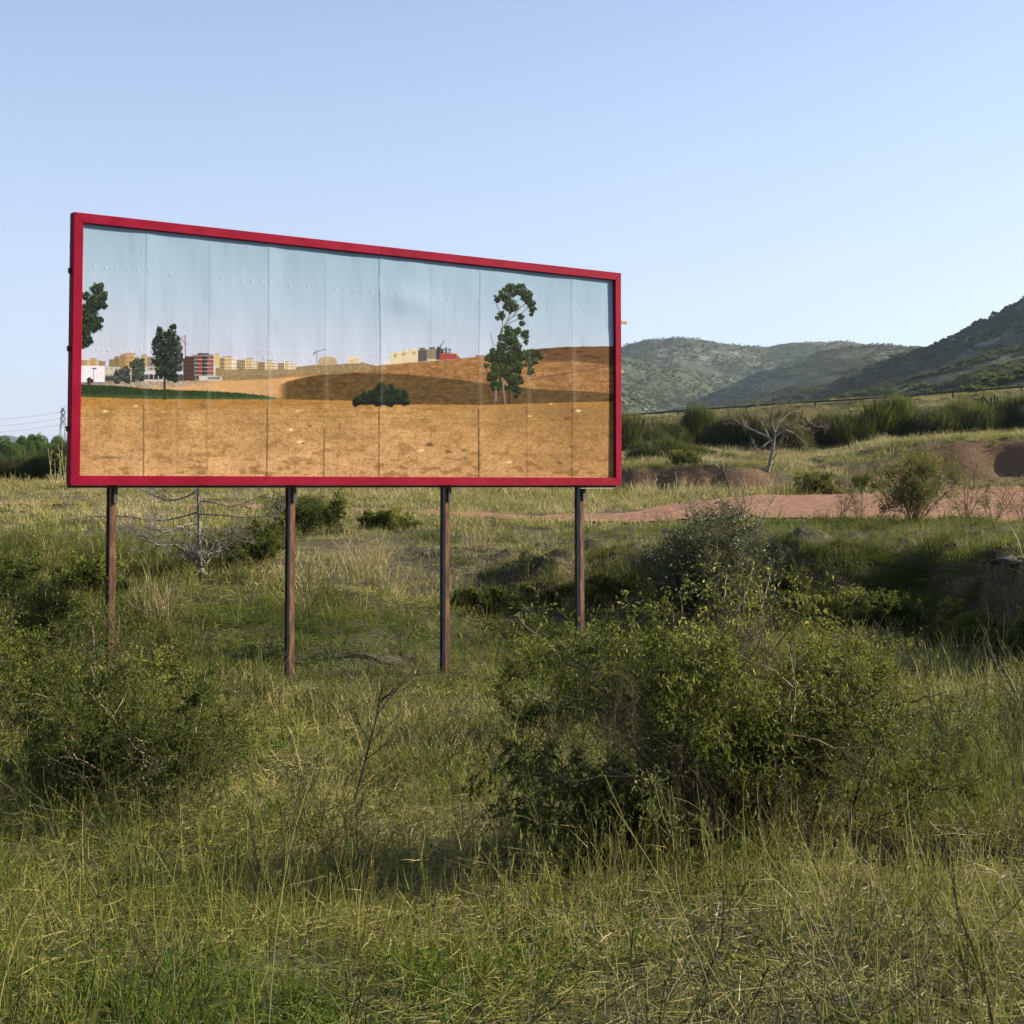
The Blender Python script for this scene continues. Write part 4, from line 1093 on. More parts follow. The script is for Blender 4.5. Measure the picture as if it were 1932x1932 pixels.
def grow_grass():
    short = [clump(200 + k, 14, 0.09, 0.02, 0.10, 0.0038, 0.8, 0.6, 3, (0.10, 0.75)) for k in range(5)]
    mid = [clump(220 + k, 26, 0.22, 0.05, 0.17, 0.010, 0.8, 0.5, 2, (0.12, 0.80)) for k in range(4)]
    far = [clump(240 + k, 40, 0.50, 0.10, 0.40, 0.030, 0.5, 0.35, 2, (0.2, 0.85)) for k in range(4)]
    n = put("grass", short + mid + far, [(2.3, 9.5, 130, 0, 5, 1.0), (9.5, 32, 27, 5, 9, 1.0), (32, 108, 5.5, 9, 13, 1.0)],
            ("short mixed green and dry meadow grass covering the slope", "grass"), sizenoise=(0.30, 1.4, 141))
    # thin upright stalks
    st = [clump(300 + k, 4, 0.09, 0.14, 0.42, 0.0038, 0.14, 0.15, 3, (0.12, 0.72), heads=(k % 3 == 0), forks=2) for k in range(6)]
    stm = [clump(320 + k, 9, 0.22, 0.20, 0.46, 0.0085, 0.2, 0.17, 3, (0.25, 0.85), forks=2) for k in range(4)]
    stf = [clump(340 + k, 14, 0.45, 0.40, 0.80, 0.024, 0.2, 0.16, 2, (0.45, 0.95), forks=2) for k in range(4)]
    n2 = put("dry_stalks", st + stm + stf, [(2.7, 10, 84, 0, 6, 1.0), (10, 32, 10, 6, 10, 1.0), (33, 100, 2.6, 10, 14, 1.0)],
             ("thin upright dry and green stalks sticking out of the grass", "stalks"), patch=(0.45, 0.42, 151), smin=0.45, smax=1.3, tilt=0.10, drybias=0.0)
    li = [litter(400 + k, 60, 0.18) for k in range(5)]
    n3 = put("grass_litter", li, [(2.3, 10, 46, 0, 5, 1.0), (10, 24, 9, 0, 5, 1.6)], ("pale dead grass lying flat on the ground", "dead grass"), patch=(0.6, 0.42, 161), tilt=0.05)
    we = [weedtuft(420 + k, 34) for k in range(4)]
    n4 = put("ground_weeds", we, [(2.3, 10, 44, 0, 4, 1.0), (10, 30, 12, 0, 4, 1.6)], ("low leafy green weeds between the grass", "weeds"), patch=(0.7, 0.50, 171), tilt=0.2, drybias=-0.08, smin=0.35, smax=0.95)
    tu = [clump(440 + k, 46, 0.05, 0.14, 0.40, 0.0046, 0.8, 0.30, 4, (0.05, 0.60), forks=0) for k in range(5)]
    put("grass_tufts", tu, [(2.9, 10, 5.0, 0, 5, 1.0), (10, 34, 1.6, 0, 5, 1.2)], ("coarse darker grass tufts standing out of the short grass", "grass tufts"), patch=(0.5, 0.48, 181), smin=0.45, smax=1.1, tilt=0.15, drybias=-0.05)
    wi = []
    for k in range(5):
        rg = np.random.default_rng(460 + k); m = 3
        A = grow(rg, rg.normal(0, 0.02, (m, 3)) * np.array([1, 1, 0]), norm(np.stack([rg.normal(0, .25, m), rg.normal(0, .25, m), np.ones(m)], -1)), rg.uniform(0.25, 0.6, m), 8, 0.10)
        mb = MB(); V, Q = tubes(A, np.full((m, 8), 0.0019) * np.linspace(1, 0.5, 8), 3); mb.add(V, Q, tone=0.45)
        p, dd, i, t = branch_off(rg, A, 9, 0.6, 0.25); B = grow(rg, p, dd, rg.uniform(0.05, 0.20, len(p)), 5, 0.16, (0, 0, 0.05))
        V, Q = tubes(B, np.full((len(p), 5), 0.0011), 3); mb.add(V, Q, tone=0.4)
        p, dd, i, t = branch_off(rg, B, 6, 0.7, 0.2); V, T = leaves(rg, p, dd, rg.uniform(0.006, 0.016, len(p)), rg.uniform(0.003, 0.006, len(p))); mb.add(V, None, T, tone=np.repeat(rg.uniform(0.1, 0.6, len(p)), 4))
        wi.append(mb.mesh("wiry_weed", WIRY))
    put("wiry_weeds", wi, [(2.8, 11, 8.0, 0, 5, 1.0), (11, 34, 1.1, 0, 5, 1.3)], ("wiry branching brown and olive weeds tangled through the grass", "weeds"), patch=(0.4, 0.46, 191), smin=0.6, smax=1.3, tilt=0.22, drybias=-0.05)
    print("grass", n, n2, n3, n4)

grow_grass()

def undergrowth():
    """dark leafy ground cover on the banks and the left slope"""
    rng = np.random.default_rng(9)
    pr = []
    for k in range(5):
        n = 420
        c = rng.normal(0, 0.12, (7, 3)) * np.array([1.2, 1.2, 0.3]); kk = rng.integers(0, 7, n)
        P = c[kk] + rng.normal(0, 0.07, (n, 3)); P[:, 2] = np.abs(P[:, 2]) * 1.4
        D = norm(P * np.array([1, 1, 1.5]) * 3 + rng.normal(0, 0.6, (n, 3)) + np.array([0, 0, 0.4]))
        V, T = leaves(rng, P, D, rng.uniform(0.02, 0.045, n), rng.uniform(0.010, 0.022, n))
        mb = MB(); mb.add(V, None, T, tone=np.repeat(np.clip(rng.normal(0.32, 0.16, n), 0, 1), 4))
        m = 26
        V, Q, bi, t = ribbons(rng, rng.normal(0, 0.1, (m, 3)) * np.array([1, 1, 0]), norm(np.stack([rng.normal(0, .4, m), rng.normal(0, .4, m), np.ones(m)], -1)), rng.uniform(0.15, 0.45, m), np.full(m, 0.006), rng.normal(0, 0.2, (m, 3)), 3)
        mb.add(V, Q, tone=rng.uniform(0.4, 0.9, m)[bi])
        pr.append(mb.mesh("undergrowth", UNDER))
    x, y = sample_band(13, 34, 26)
    px = CX + F * x / y
    sl = slope_at(x, y)
    n1 = fbm(x * 0.7, y * 0.7, 301, 4)
    right = (0.45 + 0.45 * sstep(0.5, 1.0, sl)) * sstep(840, 940, px) * sstep(0.22, 0.42, sl) * (y > 15) * (y < 30)
    left = sstep(560, 420, px) * sstep(15, 17, y) * sstep(30, 27, y) * sstep(0.46, 0.56, n1)
    rest = sstep(0.62, 0.70, n1) * 0.35 * (y > 14)
    p = np.maximum(np.maximum(right * sstep(0.36, 0.46, n1), left), rest)
    m = (rng.uniform(0, 1, len(x)) < p) & (on_track(x, y) < -1.5)
    x, y = x[m], y[m]
    scatter("undergrowth", pr, np.stack([x, y, ground(x, y) - 0.02], -1), rng.uniform(0, 6.28, len(x)), rng.uniform(0.4, 1.15, len(x)) * (0.5 + 0.8 * fbm(x, y, 303, 2)),
            rng.normal(0, 0.2, (len(x), 2)), rng.integers(0, 5, len(x)), rng.normal(0, 0.08, len(x)) + 0.0, ("tangled dark green undergrowth covering the banks of the hollow", "undergrowth"))
UNDER = leaf_mat("bank_undergrowth", [(0.0, (0.014, 0.024, 0.005)), (0.4, (0.040, 0.056, 0.010)), (0.7, (0.090, 0.100, 0.020)), (1.0, (0.20, 0.165, 0.06))], 0.28, inst=True)
undergrowth()

# ------------------------------------------------------------------ scrub on the hills
def hill_scrub():
    rng = np.random.default_rng(5)
    protos = []
    for k in range(4):
        n = 150
        P = norm(rng.normal(size=(n, 3))) * rng.uniform(0.6, 1.0, (n, 1)) * np.array([1.0, 1.0, 0.8]); P[:, 2] = np.abs(P[:, 2]) 
        D = norm(P + rng.normal(0, 0.6, (n, 3)) + np.array([0, 0, 0.3]))
        V, T = leaves(rng, P * 0.8, D, rng.uniform(0.30, 0.6, n), rng.uniform(0.22, 0.42, n))
        mb = MB(); mb.add(V, None, T, tone=np.repeat(rng.uniform(0.1, 0.75, n), 4))
        protos.append(mb.mesh("hill_bush", HBUSH))
    n = 150000
    px = rng.uniform(1120, 2080, n)
    d = 140 * np.exp(rng.uniform(0, 1, n) ** 0.75 * math.log(1950 / 140.))
    x = (px - CX) / F * d
    dens = fbm(x / 30, d / 30, 9, 4) + 0.15 * fbm(x / 7, d / 7, 19, 2)
    m = dens > np.where(d < 500, 0.40, 0.46)
    px, d, x = px[m], d[m], x[m]
    px2 = rng.uniform(1300, 2080, 26000); d2 = np.sqrt(rng.uniform(130 ** 2, 560 ** 2, 26000)); m2 = fbm(px2 / F * d2 / 16, d2 / 16, 29, 4) > 0.44
    px = np.concatenate([px, px2[m2]]); d = np.concatenate([d, d2[m2]]); x = (px - CX) / F * d
    z = hill_z(px, d)
    scl = rng.uniform(0.35, 1.15, len(x)) ** 1.6 * np.clip(0.50 + d / 1500.0, 0.4, 1.4)
    big = rng.uniform(0, 1, len(x)) < 0.03
    scl = np.where(big, scl * 1.7, scl)
    scatter("hillside_scrub", protos, np.stack([x, d, z - 0.1], -1), rng.uniform(0, 6.28, len(x)), scl, np.zeros((len(x), 2)), rng.integers(0, 4, len(x)), rng.normal(0, 0.12, len(x)),
            ("dark evergreen scrub dotted over the rocky hills", "scrub"))

HBUSH = leaf_mat("hillside_bush", [(0.0, (0.030, 0.042, 0.018)), (0.4, (0.044, 0.058, 0.025)), (0.8, (0.064, 0.076, 0.034)), (1.0, (0.09, 0.095, 0.042))], 0.3, inst=True)
hill_scrub()

# ------------------------------------------------------------------ shrubs and trees
def shrub_meshes(seed, w, h, stems=9, l1=7, l2=7, l3=5, leaf_n=10, leaf_l=0.022, leaf_w=0.009, leafmat=LEAF_OLIVE, barkmat=BARK_TAN, r0=0.012,
                 droop=0.05, wander=0.16, tone_hi=0.45, center=(0, 0), spread=1.0, env=True, bare_low=0.1, tuft=0.35, lopside=(0, 0), gaps=0.0):
    """returns stems mesh and foliage mesh: w, h width and height in metres, origin at the foot"""
    rng = np.random.default_rng(seed)
    a = rng.uniform(0, 6.283, stems); tilt = rng.uniform(0.15, 1.15, stems) * spread
    P0 = np.stack([np.cos(a), np.sin(a), a * 0], -1) * rng.uniform(0.0, 0.06, (stems, 1)) * w
    D0 = np.stack([np.cos(a) * np.sin(tilt) + lopside[0], np.sin(a) * np.sin(tilt) + lopside[1], np.cos(tilt)], -1)
    L0 = rng.uniform(0.65, 1.12, stems) * np.hypot(h * np.cos(tilt), w * 0.5 * np.sin(tilt))
    A = grow(rng, P0, D0, L0, 8, wander, (0, 0, 0.02))
    A[..., 2] = np.where(A[..., 2] > 0.85 * h, 0.85 * h + (A[..., 2] - 0.85 * h) * 0.3, A[..., 2])
    R0 = r0 * L0 / L0.max()
    tp = np.linspace(1, 0.35, 8)
    mbs = MB(); V, Q = tubes(A, R0[:, None] * tp, 5); mbs.add(V, Q)
    p, d, i1, t = branch_off(rng, A, l1, 0.8, 0.15)
    L1 = L0[i1] * rng.uniform(0.30, 0.60, len(i1)) * (1 - 0.35 * t)
    B = grow(rng, p, d, L1, 7, wander * 1.2, (0, 0, 0.05))
    V, Q = tubes(B, (R0[i1] * 0.5)[:, None] * np.linspace(1, 0.4, 7), 4); mbs.add(V, Q)
    p, d, i2, t = branch_off(rng, B, l2, 0.85, 0.1)
    L2 = L1[i2] * rng.uniform(0.35, 0.7, len(i2))
    C = grow(rng, p, d, L2, 6, wander * 1.4, (0, 0, 0.02 - droop * 0.3))
    V, Q = tubes(C, (R0[i1][i2] * 0.19)[:, None] * np.linspace(1, 0.4, 6), 3); mbs.add(V, Q, mi=1)
    p, d, i3, t = branch_off(rng, C, l3, 0.8, 0.1)
    L3 = np.clip(L2[i3] * rng.uniform(0.4, 0.8, len(i3)), 0.02, None)
    E_ = grow(rng, p, d, L3, 4, wander * 1.5, (0, 0, -droop))
    V, Q = tubes(E_, (R0[i1][i2][i3] * 0.085)[:, None] * np.linspace(1, 0.5, 4), 3); mbs.add(V, Q, mi=1)
    p, d, i4, t = branch_off(rng, E_, leaf_n, 0.9, 0.0)
    k = p[:, 2] < h * (1.0 + 0.10 * rng.normal(size=len(p)))
    p, d = p[k], d[k]
    if gaps > 0:
        c = fbm(p[:, 0] * 3.2 / w + 9, p[:, 2] * 4.0 / w + p[:, 1] * 2.0 / w, seed, 3)
        k = c > gaps
        p, d = p[k], d[k]
    k = p[:, 2] > bare_low * h * rng.uniform(0.3, 1.3, len(p))
    p, d = p[k], d[k]
    d = norm(d + np.array([0, 0, -droop * 2.0]))
    n = len(p)
    sz = rng.uniform(0.6, 1.35, n)
    V, T = leaves(rng, p, d, leaf_l * sz, leaf_w * sz)
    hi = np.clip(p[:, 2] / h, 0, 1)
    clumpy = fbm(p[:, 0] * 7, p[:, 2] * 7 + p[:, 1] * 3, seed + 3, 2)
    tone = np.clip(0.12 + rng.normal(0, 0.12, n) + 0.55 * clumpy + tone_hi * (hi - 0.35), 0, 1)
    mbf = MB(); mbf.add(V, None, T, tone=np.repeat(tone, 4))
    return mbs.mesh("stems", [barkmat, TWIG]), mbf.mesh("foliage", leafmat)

def put_shrub(name, label, cat, loc, meshes, group=None, rz=0.0, scale=1.0, partn=("stems", "foliage")):
    root = thing(name, label, cat, loc, group, rz)
    root.scale = (scale,) * 3 if isinstance(scale, (int, float)) else scale
    for n, me in zip(partn, meshes):
        if me is not None: link(n, me, root)
    return root

def at_px(px, d, sink=0.03):
    x = (px - CX) / F * d
    return (x, d, gz(x, d) - sink)

# big olive shrub in the foreground
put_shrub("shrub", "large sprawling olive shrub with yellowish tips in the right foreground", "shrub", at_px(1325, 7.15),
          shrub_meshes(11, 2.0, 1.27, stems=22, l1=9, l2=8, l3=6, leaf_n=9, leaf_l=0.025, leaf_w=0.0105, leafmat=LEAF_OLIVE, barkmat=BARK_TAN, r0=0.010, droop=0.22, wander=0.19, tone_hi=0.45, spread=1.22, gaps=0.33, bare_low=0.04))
put_shrub("shrub", "wispy grey green shrub filling the right side of the large olive shrub", "shrub", at_px(1500, 7.45),
          shrub_meshes(76, 1.25, 1.02, stems=13, l1=8, l2=7, l3=5, leaf_n=8, leaf_l=0.022, leaf_w=0.009, leafmat=LEAF_OLIVE, barkmat=BARK_DARK, r0=0.008, droop=0.15, wander=0.18, tone_hi=0.35, spread=1.1, gaps=0.36, bare_low=0.08))
put_shrub("shrub", "low dark shrub hugging the left foot of the large olive shrub", "shrub", at_px(1130, 7.0),
          shrub_meshes(12, 0.95, 0.56, stems=11, l1=8, l2=7, l3=5, leaf_n=12, leaf_l=0.021, leaf_w=0.010, leafmat=LEAF_GREEN, barkmat=BARK_DARK, r0=0.008, droop=0.25, tone_hi=0.2, gaps=0.34))
# dark shrub up on the bank
put_shrub("shrub", "dark dense shrub with tiny grey green leaves growing on the bank right of the billboard", "shrub", at_px(1325, 23.6),
          shrub_meshes(13, 1.8, 1.78, stems=16, l1=9, l2=8, l3=5, leaf_n=11, leaf_l=0.036, leaf_w=0.020, leafmat=LEAF_DARK, barkmat=BARK_TAN, r0=0.014, wander=0.2, tone_hi=0.35, spread=0.95, bare_low=0.03, gaps=0.30))
# leafy shrub with pale trunk at the left
put_shrub("shrub", "spreading green shrub with pale leaning bare stems in the left foreground", "shrub", at_px(335, 8.6),
          shrub_meshes(14, 1.35, 1.0, stems=9, l1=9, l2=8, l3=6, leaf_n=13, leaf_l=0.020, leaf_w=0.0095, leafmat=LEAF_GREEN, barkmat=BARK_TAN, r0=0.010, wander=0.17, tone_hi=0.40, spread=1.1, bare_low=0.30, lopside=(-0.25, 0), gaps=0.36))
put_shrub("shrub", "dark green shrub at the left edge beside the pale stemmed shrub", "shrub", at_px(160, 8.9),
          shrub_meshes(15, 0.85, 0.72, stems=11, l1=8, l2=8, l3=5, leaf_n=11, leaf_l=0.020, leaf_w=0.0095, leafmat=LEAF_GREEN, barkmat=BARK_DARK, r0=0.010, tone_hi=0.1, gaps=0.34, bare_low=0.15))
for (px, d, w, h, sd, mt, lab) in (
        (290, 11.6, 1.2, 0.80, 16, LEAF_OLIVE, "broad bright olive shrub behind the pale stemmed shrub"),
        (212, 13.2, 1.3, 1.25, 18, LEAF_GREEN, "rounded green shrub hiding the foot of the leftmost billboard post"),
        (20, 12.0, 1.5, 1.05, 19, LEAF_OLIVE, "wide yellow green bush cut by the left edge of the picture"),
        (75, 17.5, 1.7, 1.15, 20, LEAF_GREEN, "dark green bush on the slope below the reed clump at far left"),
        (-10, 20.5, 1.6, 1.1, 21, LEAF_GREEN, "bushy green shrub higher on the slope at the left edge"),
        (170, 22.5, 1.3, 0.7, 22, LEAF_OLIVE, "low olive bush left of the grey bare tree"),
        (480, 25.5, 1.2, 0.9, 23, LEAF_GREEN, "dark green bush between the grey bare tree and the second post"),
        (610, 31.0, 2.3, 1.0, 24, LEAF_GREEN, "green bush just right of the second post under the board"),
        (560, 36.0, 1.6, 0.8, 25, LEAF_OLIVE, "small rounded bush directly behind the second post"),
        (740, 33.0, 1.4, 0.5, 26, LEAF_OLIVE, "low olive bush left of the third post"),
        (1140, 24.3, 1.1, 0.50, 27, LEAF_GREEN, "dark scrubby bush on the bank right beside the fourth post"),
        (1030, 23.6, 1.3, 0.40, 28, LEAF_GREEN, "low green bush on the bank between the third and fourth posts"),
        (905, 23.6, 1.1, 0.35, 29, LEAF_GREEN, "dark low bush at the left end of the shaded bank"),
        (1510, 24.8, 1.0, 0.55, 30, LEAF_GREEN, "fresh green tuft right of the dense grey green shrub"),
        (1660, 21.0, 1.1, 0.60, 31, LEAF_GREEN, "green bush at the foot of the right bank"),
        (1560, 11.5, 1.0, 0.80, 32, LEAF_OLIVE, "thin brownish green bush behind the right end of the large olive shrub"),
        (1600, 15.0, 1.2, 0.70, 33, LEAF_OLIVE, "yellow green bush in the hollow right of the large olive shrub"),
        (1100, 13.0, 1.1, 1.25, 34, LEAF_OLIVE, "light green bush in front of the foot of the fourth post"),
        (1480, 24.0, 1.2, 0.65, 71, LEAF_GREEN, "dark bush under the lip of the bank right of the dense grey green shrub"),
        (1575, 23.0, 1.3, 0.55, 72, LEAF_OLIVE, "olive bush halfway along the shaded right bank"),
        (1700, 22.6, 1.3, 0.7, 73, LEAF_GREEN, "tangled green bush under the grassy lip of the right bank"),
        (1790, 20.6, 1.0, 0.7, 74, LEAF_OLIVE, "scrubby bush low on the right bank left of the grey rock"),
        (1880, 18.6, 1.0, 0.6, 75, LEAF_GREEN, "dark bush at the foot of the bank below the grey rock"),
        (1620, 62.5, 3.0, 0.9, 35, LEAF_GREEN, "low green thicket on the mound right of the small bare tree"),
        (1540, 63.0, 2.6, 1.0, 36, LEAF_GREEN, "leafy green thicket at the foot of the small bare tree"),
        (1290, 66.5, 3.0, 0.7, 37, LEAF_OLIVE, "low olive thicket on the edge of the dark earth bank")):
    far = d > 40
    sc = 2.2 if far else (1.5 if d > 18 else 1.0)
    put_shrub("shrub", lab, "shrub", at_px(px, d),
              shrub_meshes(sd, w, h, stems=12, l1=8, l2=7 if d > 15 else 8, l3=4 if d > 18 else 5, leaf_n=9 if d > 18 else 11, leaf_l=0.024 * sc, leaf_w=0.0125 * sc, leafmat=mt,
                           barkmat=BARK_DARK if sd % 2 else BARK_TAN, r0=0.008, wander=0.2, tone_hi=0.45, spread=1.15, gaps=0.28 if sd in (18, 34) else 0.38, bare_low=0.03, droop=0.1))
# bushes along the track
put_shrub("shrub", "upright twiggy olive shrub standing in front of the red dirt track", "shrub", at_px(1722, 32.5),
          shrub_meshes(41, 1.75, 1.60, stems=26, l1=6, l2=6, l3=4, leaf_n=7, leaf_l=0.034, leaf_w=0.017, leafmat=LEAF_OLIVE, barkmat=BARK_DARK, r0=0.011, wander=0.10, tone_hi=0.5, spread=0.62, gaps=0.30, bare_low=0.08))
for (px, h, w, sd, sp, lab) in ((1818, 1.15, 0.45, 42, 0.35, "sparse dark twiggy weed beside the upright olive shrub"), (1872, 1.0, 0.7, 43, 0.6, "second sparse brown weed near the right edge by the track"),
                         (1925, 1.15, 0.9, 44, 0.6, "leaning sparse weed cut by the right edge by the track"), (1622, 1.0, 0.3, 45, 0.25, "thin lone dark weed left of the upright olive shrub"), (1587, 0.8, 0.3, 46, 0.25, "thin short weed furthest left in front of the track")):
    put_shrub("weed", lab, "weed", at_px(px, 31.0 + (sd % 3)),
              shrub_meshes(sd, w, h, stems=6 if w > 0.4 else 3, l1=6, l2=4, l3=3, leaf_n=2, leaf_l=0.03, leaf_w=0.014, leafmat=LEAF_OLIVE, barkmat=BARK_DARK, r0=0.009, wander=0.08, spread=sp, gaps=0.25, tone_hi=0.3))
put_shrub("weed", "tall pale stalks rising behind the dense grey green shrub", "weed", at_px(1385, 25.6),
          shrub_meshes(47, 1.3, 1.85, stems=10, l1=3, l2=2, l3=2, leaf_n=2, leaf_l=0.03, leaf_w=0.014, leafmat=LEAF_FEATHER, barkmat=BARK_PALE, r0=0.011, wander=0.05, spread=0.5, tone_hi=0.9, bare_low=0.5))
put_shrub("weed", "group of thin pale budding stalks right of the billboard in front of the dark bank", "weed", at_px(1310, 30.0),
          shrub_meshes(48, 1.2, 0.95, stems=10, l1=2, l2=2, l3=2, leaf_n=3, leaf_l=0.03, leaf_w=0.016, leafmat=LEAF_FEATHER, barkmat=BARK_PALE, r0=0.009, wander=0.04, spread=0.38, tone_hi=0.9, bare_low=0.4))
# dark dead stalks in the foreground
for (px, d, h, w, sd, lab) in ((1583, 7.35, 0.98, 0.55, 51, "tall dark dead stalk with a branching top, right of the large olive shrub"),
                               (1772, 8.3, 0.50, 0.25, 52, "short dark dead stalk above the old concrete edge at right"),
                               (660, 8.9, 0.80, 0.35, 53, "dark brown dead stalk standing alone in the left centre meadow")):
    put_shrub("dead_stalk", lab, "dead plant", at_px(px, d),
              shrub_meshes(sd, w * 1.6, h, stems=1, l1=11, l2=5, l3=4, leaf_n=2, leaf_l=0.010, leaf_w=0.006, leafmat=LEAF_DARK, barkmat=BARK_DARK, r0=0.0085, wander=0.06, spread=0.35, bare_low=0.4, tone_hi=0.6))

# straw coloured tussocks
def tussock(seed, n, rad, L0, L1, w, mat=STRAW, lean=0.35, tone=(0.2, 0.9), bend=0.35):
    return clump(seed, n, rad, L0, L1, w, bend, lean, 4, tone, mat, forks=2)
for (px, d, n, rad, L, w, sd, lean, lab) in (
        (700, 26.0, 140, 0.35, 0.95, 0.009, 61, 0.45, "big tangled straw tussock between the second and third posts"),
        (300, 21.0, 90, 0.22, 1.05, 0.008, 62, 0.30, "reddish straw tussock left of the grey bare tree trunk"),
        (560, 22.5, 70, 0.30, 0.45, 0.007, 63, 0.55, "flattened pale tussock right beside the second post"),
        (118, 10.4, 22, 0.06, 0.55, 0.006, 64, 0.20, "slim clump of pinkish dry stems in the left foreground"),
        (905, 27.5, 80, 0.30, 0.8, 0.008, 65, 0.4, "brown dry tussock right of the third post near the track"),
        (1015, 28.0, 80, 0.35, 0.8, 0.008, 66, 0.4, "grey brown dry tussock halfway between the third and fourth posts"),
        (1095, 23.9, 60, 0.25, 0.45, 0.007, 67, 0.5, "straw tussock at the foot of the fourth post"),
        (1640, 19.5, 60, 0.4, 0.6, 0.007, 68, 0.5, "dry grassy tussock on the face of the right bank"),
        (1800, 14.0, 50, 0.3, 0.55, 0.006, 69, 0.4, "dry brown tussock below the dark right bank")):
    t = thing("tussock", lab, "tussock", at_px(px, d))
    link("blades", tussock(sd, n, rad, L * 0.5, L, w, lean=lean), t)

# ------------------------------------------------------------------ bare grey trees
def bare_tree(name, label, base_px, base_py, d, limbs, seed, subs=(7, 5, 3), r_scale=1.0, Lsub=0.55, brmat=None, partn=("trunk", "branches")):
    """limbs: list of (points (px, py, depth offset), radius at start, radius at end)"""
    rng = np.random.default_rng(seed)
    x = (base_px - CX) / F * d
    base = np.array([x, d, gz(x, d)])
    off = base - W(base_px, base_py, d)      # sit it on the ground exactly
    root = thing(name, label, "tree", tuple(base))
    def path(pts, n=14):
        P = np.array([W(a, b, d + c) for a, b, c in pts]) + off - base
        s = np.concatenate([[0], np.cumsum(np.linalg.norm(np.diff(P, axis=0), axis=1))]); t = np.linspace(0, s[-1], n)
        P = np.stack([np.interp(t, s, P[:, k]) for k in range(3)], -1)
        for _ in range(2): P[1:-1] = 0.25 * P[:-2] + 0.5 * P[1:-1] + 0.25 * P[2:]
        return P + rng.normal(0, 0.006, P.shape)
    tr = MB(); br = MB(); M = []; RM = []
    for k, (pts, ra, rb) in enumerate(limbs):
        P = path(pts)
        R = np.linspace(ra, rb, len(P)) * r_scale
        V, Q = tubes(P[None], R[None], 8)
        (tr if ra > 0.028 else br).add(V, Q)
        M.append(P); RM.append(R)
    M = np.stack(M); RM = np.stack(RM)
    p, dd, i, t = branch_off(rng, M, subs[0], 0.8, 0.25)
    L = Lsub * rng.uniform(0.5, 1.3, len(p)) * (1.1 - 0.5 * t)
    A = grow(rng, p, dd * np.array([1, 1, 0.6]), L, 8, 0.30, (0, 0, 0.08))
    ra = np.clip(RM[i, np.clip((t * 13).astype(int), 0, 13)] * 0.42, 0.004, 0.016)
    V, Q = tubes(A, ra[:, None] * np.linspace(1, 0.5, 8), 5); br.add(V, Q)
    p, dd, i2, t = branch_off(rng, A, subs[1], 0.75, 0.2)
    B = grow(rng, p, dd, L[i2] * rng.uniform(0.3, 0.7, len(p)), 7, 0.22, (0, 0, 0.14))
    V, Q = tubes(B, (ra[i2] * 0.55)[:, None] * np.linspace(1, 0.55, 7), 4); br.add(V, Q)
    p, dd, i3, t = branch_off(rng, B, subs[2], 0.7, 0.2)
    C = grow(rng, p, dd, L[i2][i3] * rng.uniform(0.12, 0.35, len(p)), 5, 0.2, (0, 0, 0.2))
    V, Q = tubes(C, np.clip(ra[i2][i3] * 0.36, 0.0018, 1)[:, None] * np.linspace(1, 0.7, 5), 3); br.add(V, Q)
    link(partn[0], tr.mesh(partn[0], BARK_PALE, True), root)
    link(partn[1], br.mesh(partn[1], brmat or BARK_PALE, True), root)
    return root

bare_tree("bare_tree", "grey leafless tree spreading low branches beneath the left part of the billboard", 392, 1102, 24.2, [
    ([(392, 1102, 0), (384, 1092, 0.02), (379, 1075, 0.05)], 0.075, 0.045),
    ([(382, 1085, 0), (378, 1040, 0), (377, 1000, 0), (376, 960, 0), (377, 900, 0)], 0.042, 0.030),
    ([(384, 1092, 0), (366, 1070, 0), (348, 1050, -0.1), (330, 1042, -0.2)], 0.045, 0.030),
    ([(330, 1042, -0.2), (300, 1045, -0.4), (262, 1020, -0.5), (225, 1010, -0.6)], 0.022, 0.010),
    ([(376, 1004, 0), (352, 1002, -0.2), (318, 1022, -0.4), (290, 1012, -0.5), (240, 1000, -0.5)], 0.026, 0.010),
    ([(377, 980, 0), (345, 990, 0.1), (300, 1000, 0.2), (240, 985, 0.2), (205, 990, 0.3), (160, 990, 0.3), (135, 965, 0.3)], 0.024, 0.008),
    ([(376, 940, 0), (350, 955, 0), (318, 962, 0), (285, 945, 0.1), (240, 925, 0.2)], 0.024, 0.010),
    ([(377, 985, 0), (410, 985, 0), (450, 990, -0.1), (495, 990, 0), (530, 985, 0), (548, 965, 0.1)], 0.022, 0.008),
    ([(377, 960, 0), (410, 962, 0), (440, 972, 0.1), (480, 955, 0.2), (510, 945, 0.2)], 0.022, 0.008),
    ([(377, 930, 0), (400, 930, 0), (440, 920, 0), (470, 925, 0)], 0.020, 0.009),
    ([(377, 1020, 0), (400, 1030, 0), (430, 1045, 0), (470, 1020, 0.1)], 0.016, 0.007),
    ([(376, 905, 0), (340, 890, 0), (300, 880, 0.1)], 0.022, 0.010), ([(377, 905, 0), (420, 885, 0), (450, 870, 0.1)], 0.022, 0.010),
], 5, subs=(9, 6, 4), Lsub=0.50, r_scale=0.66)

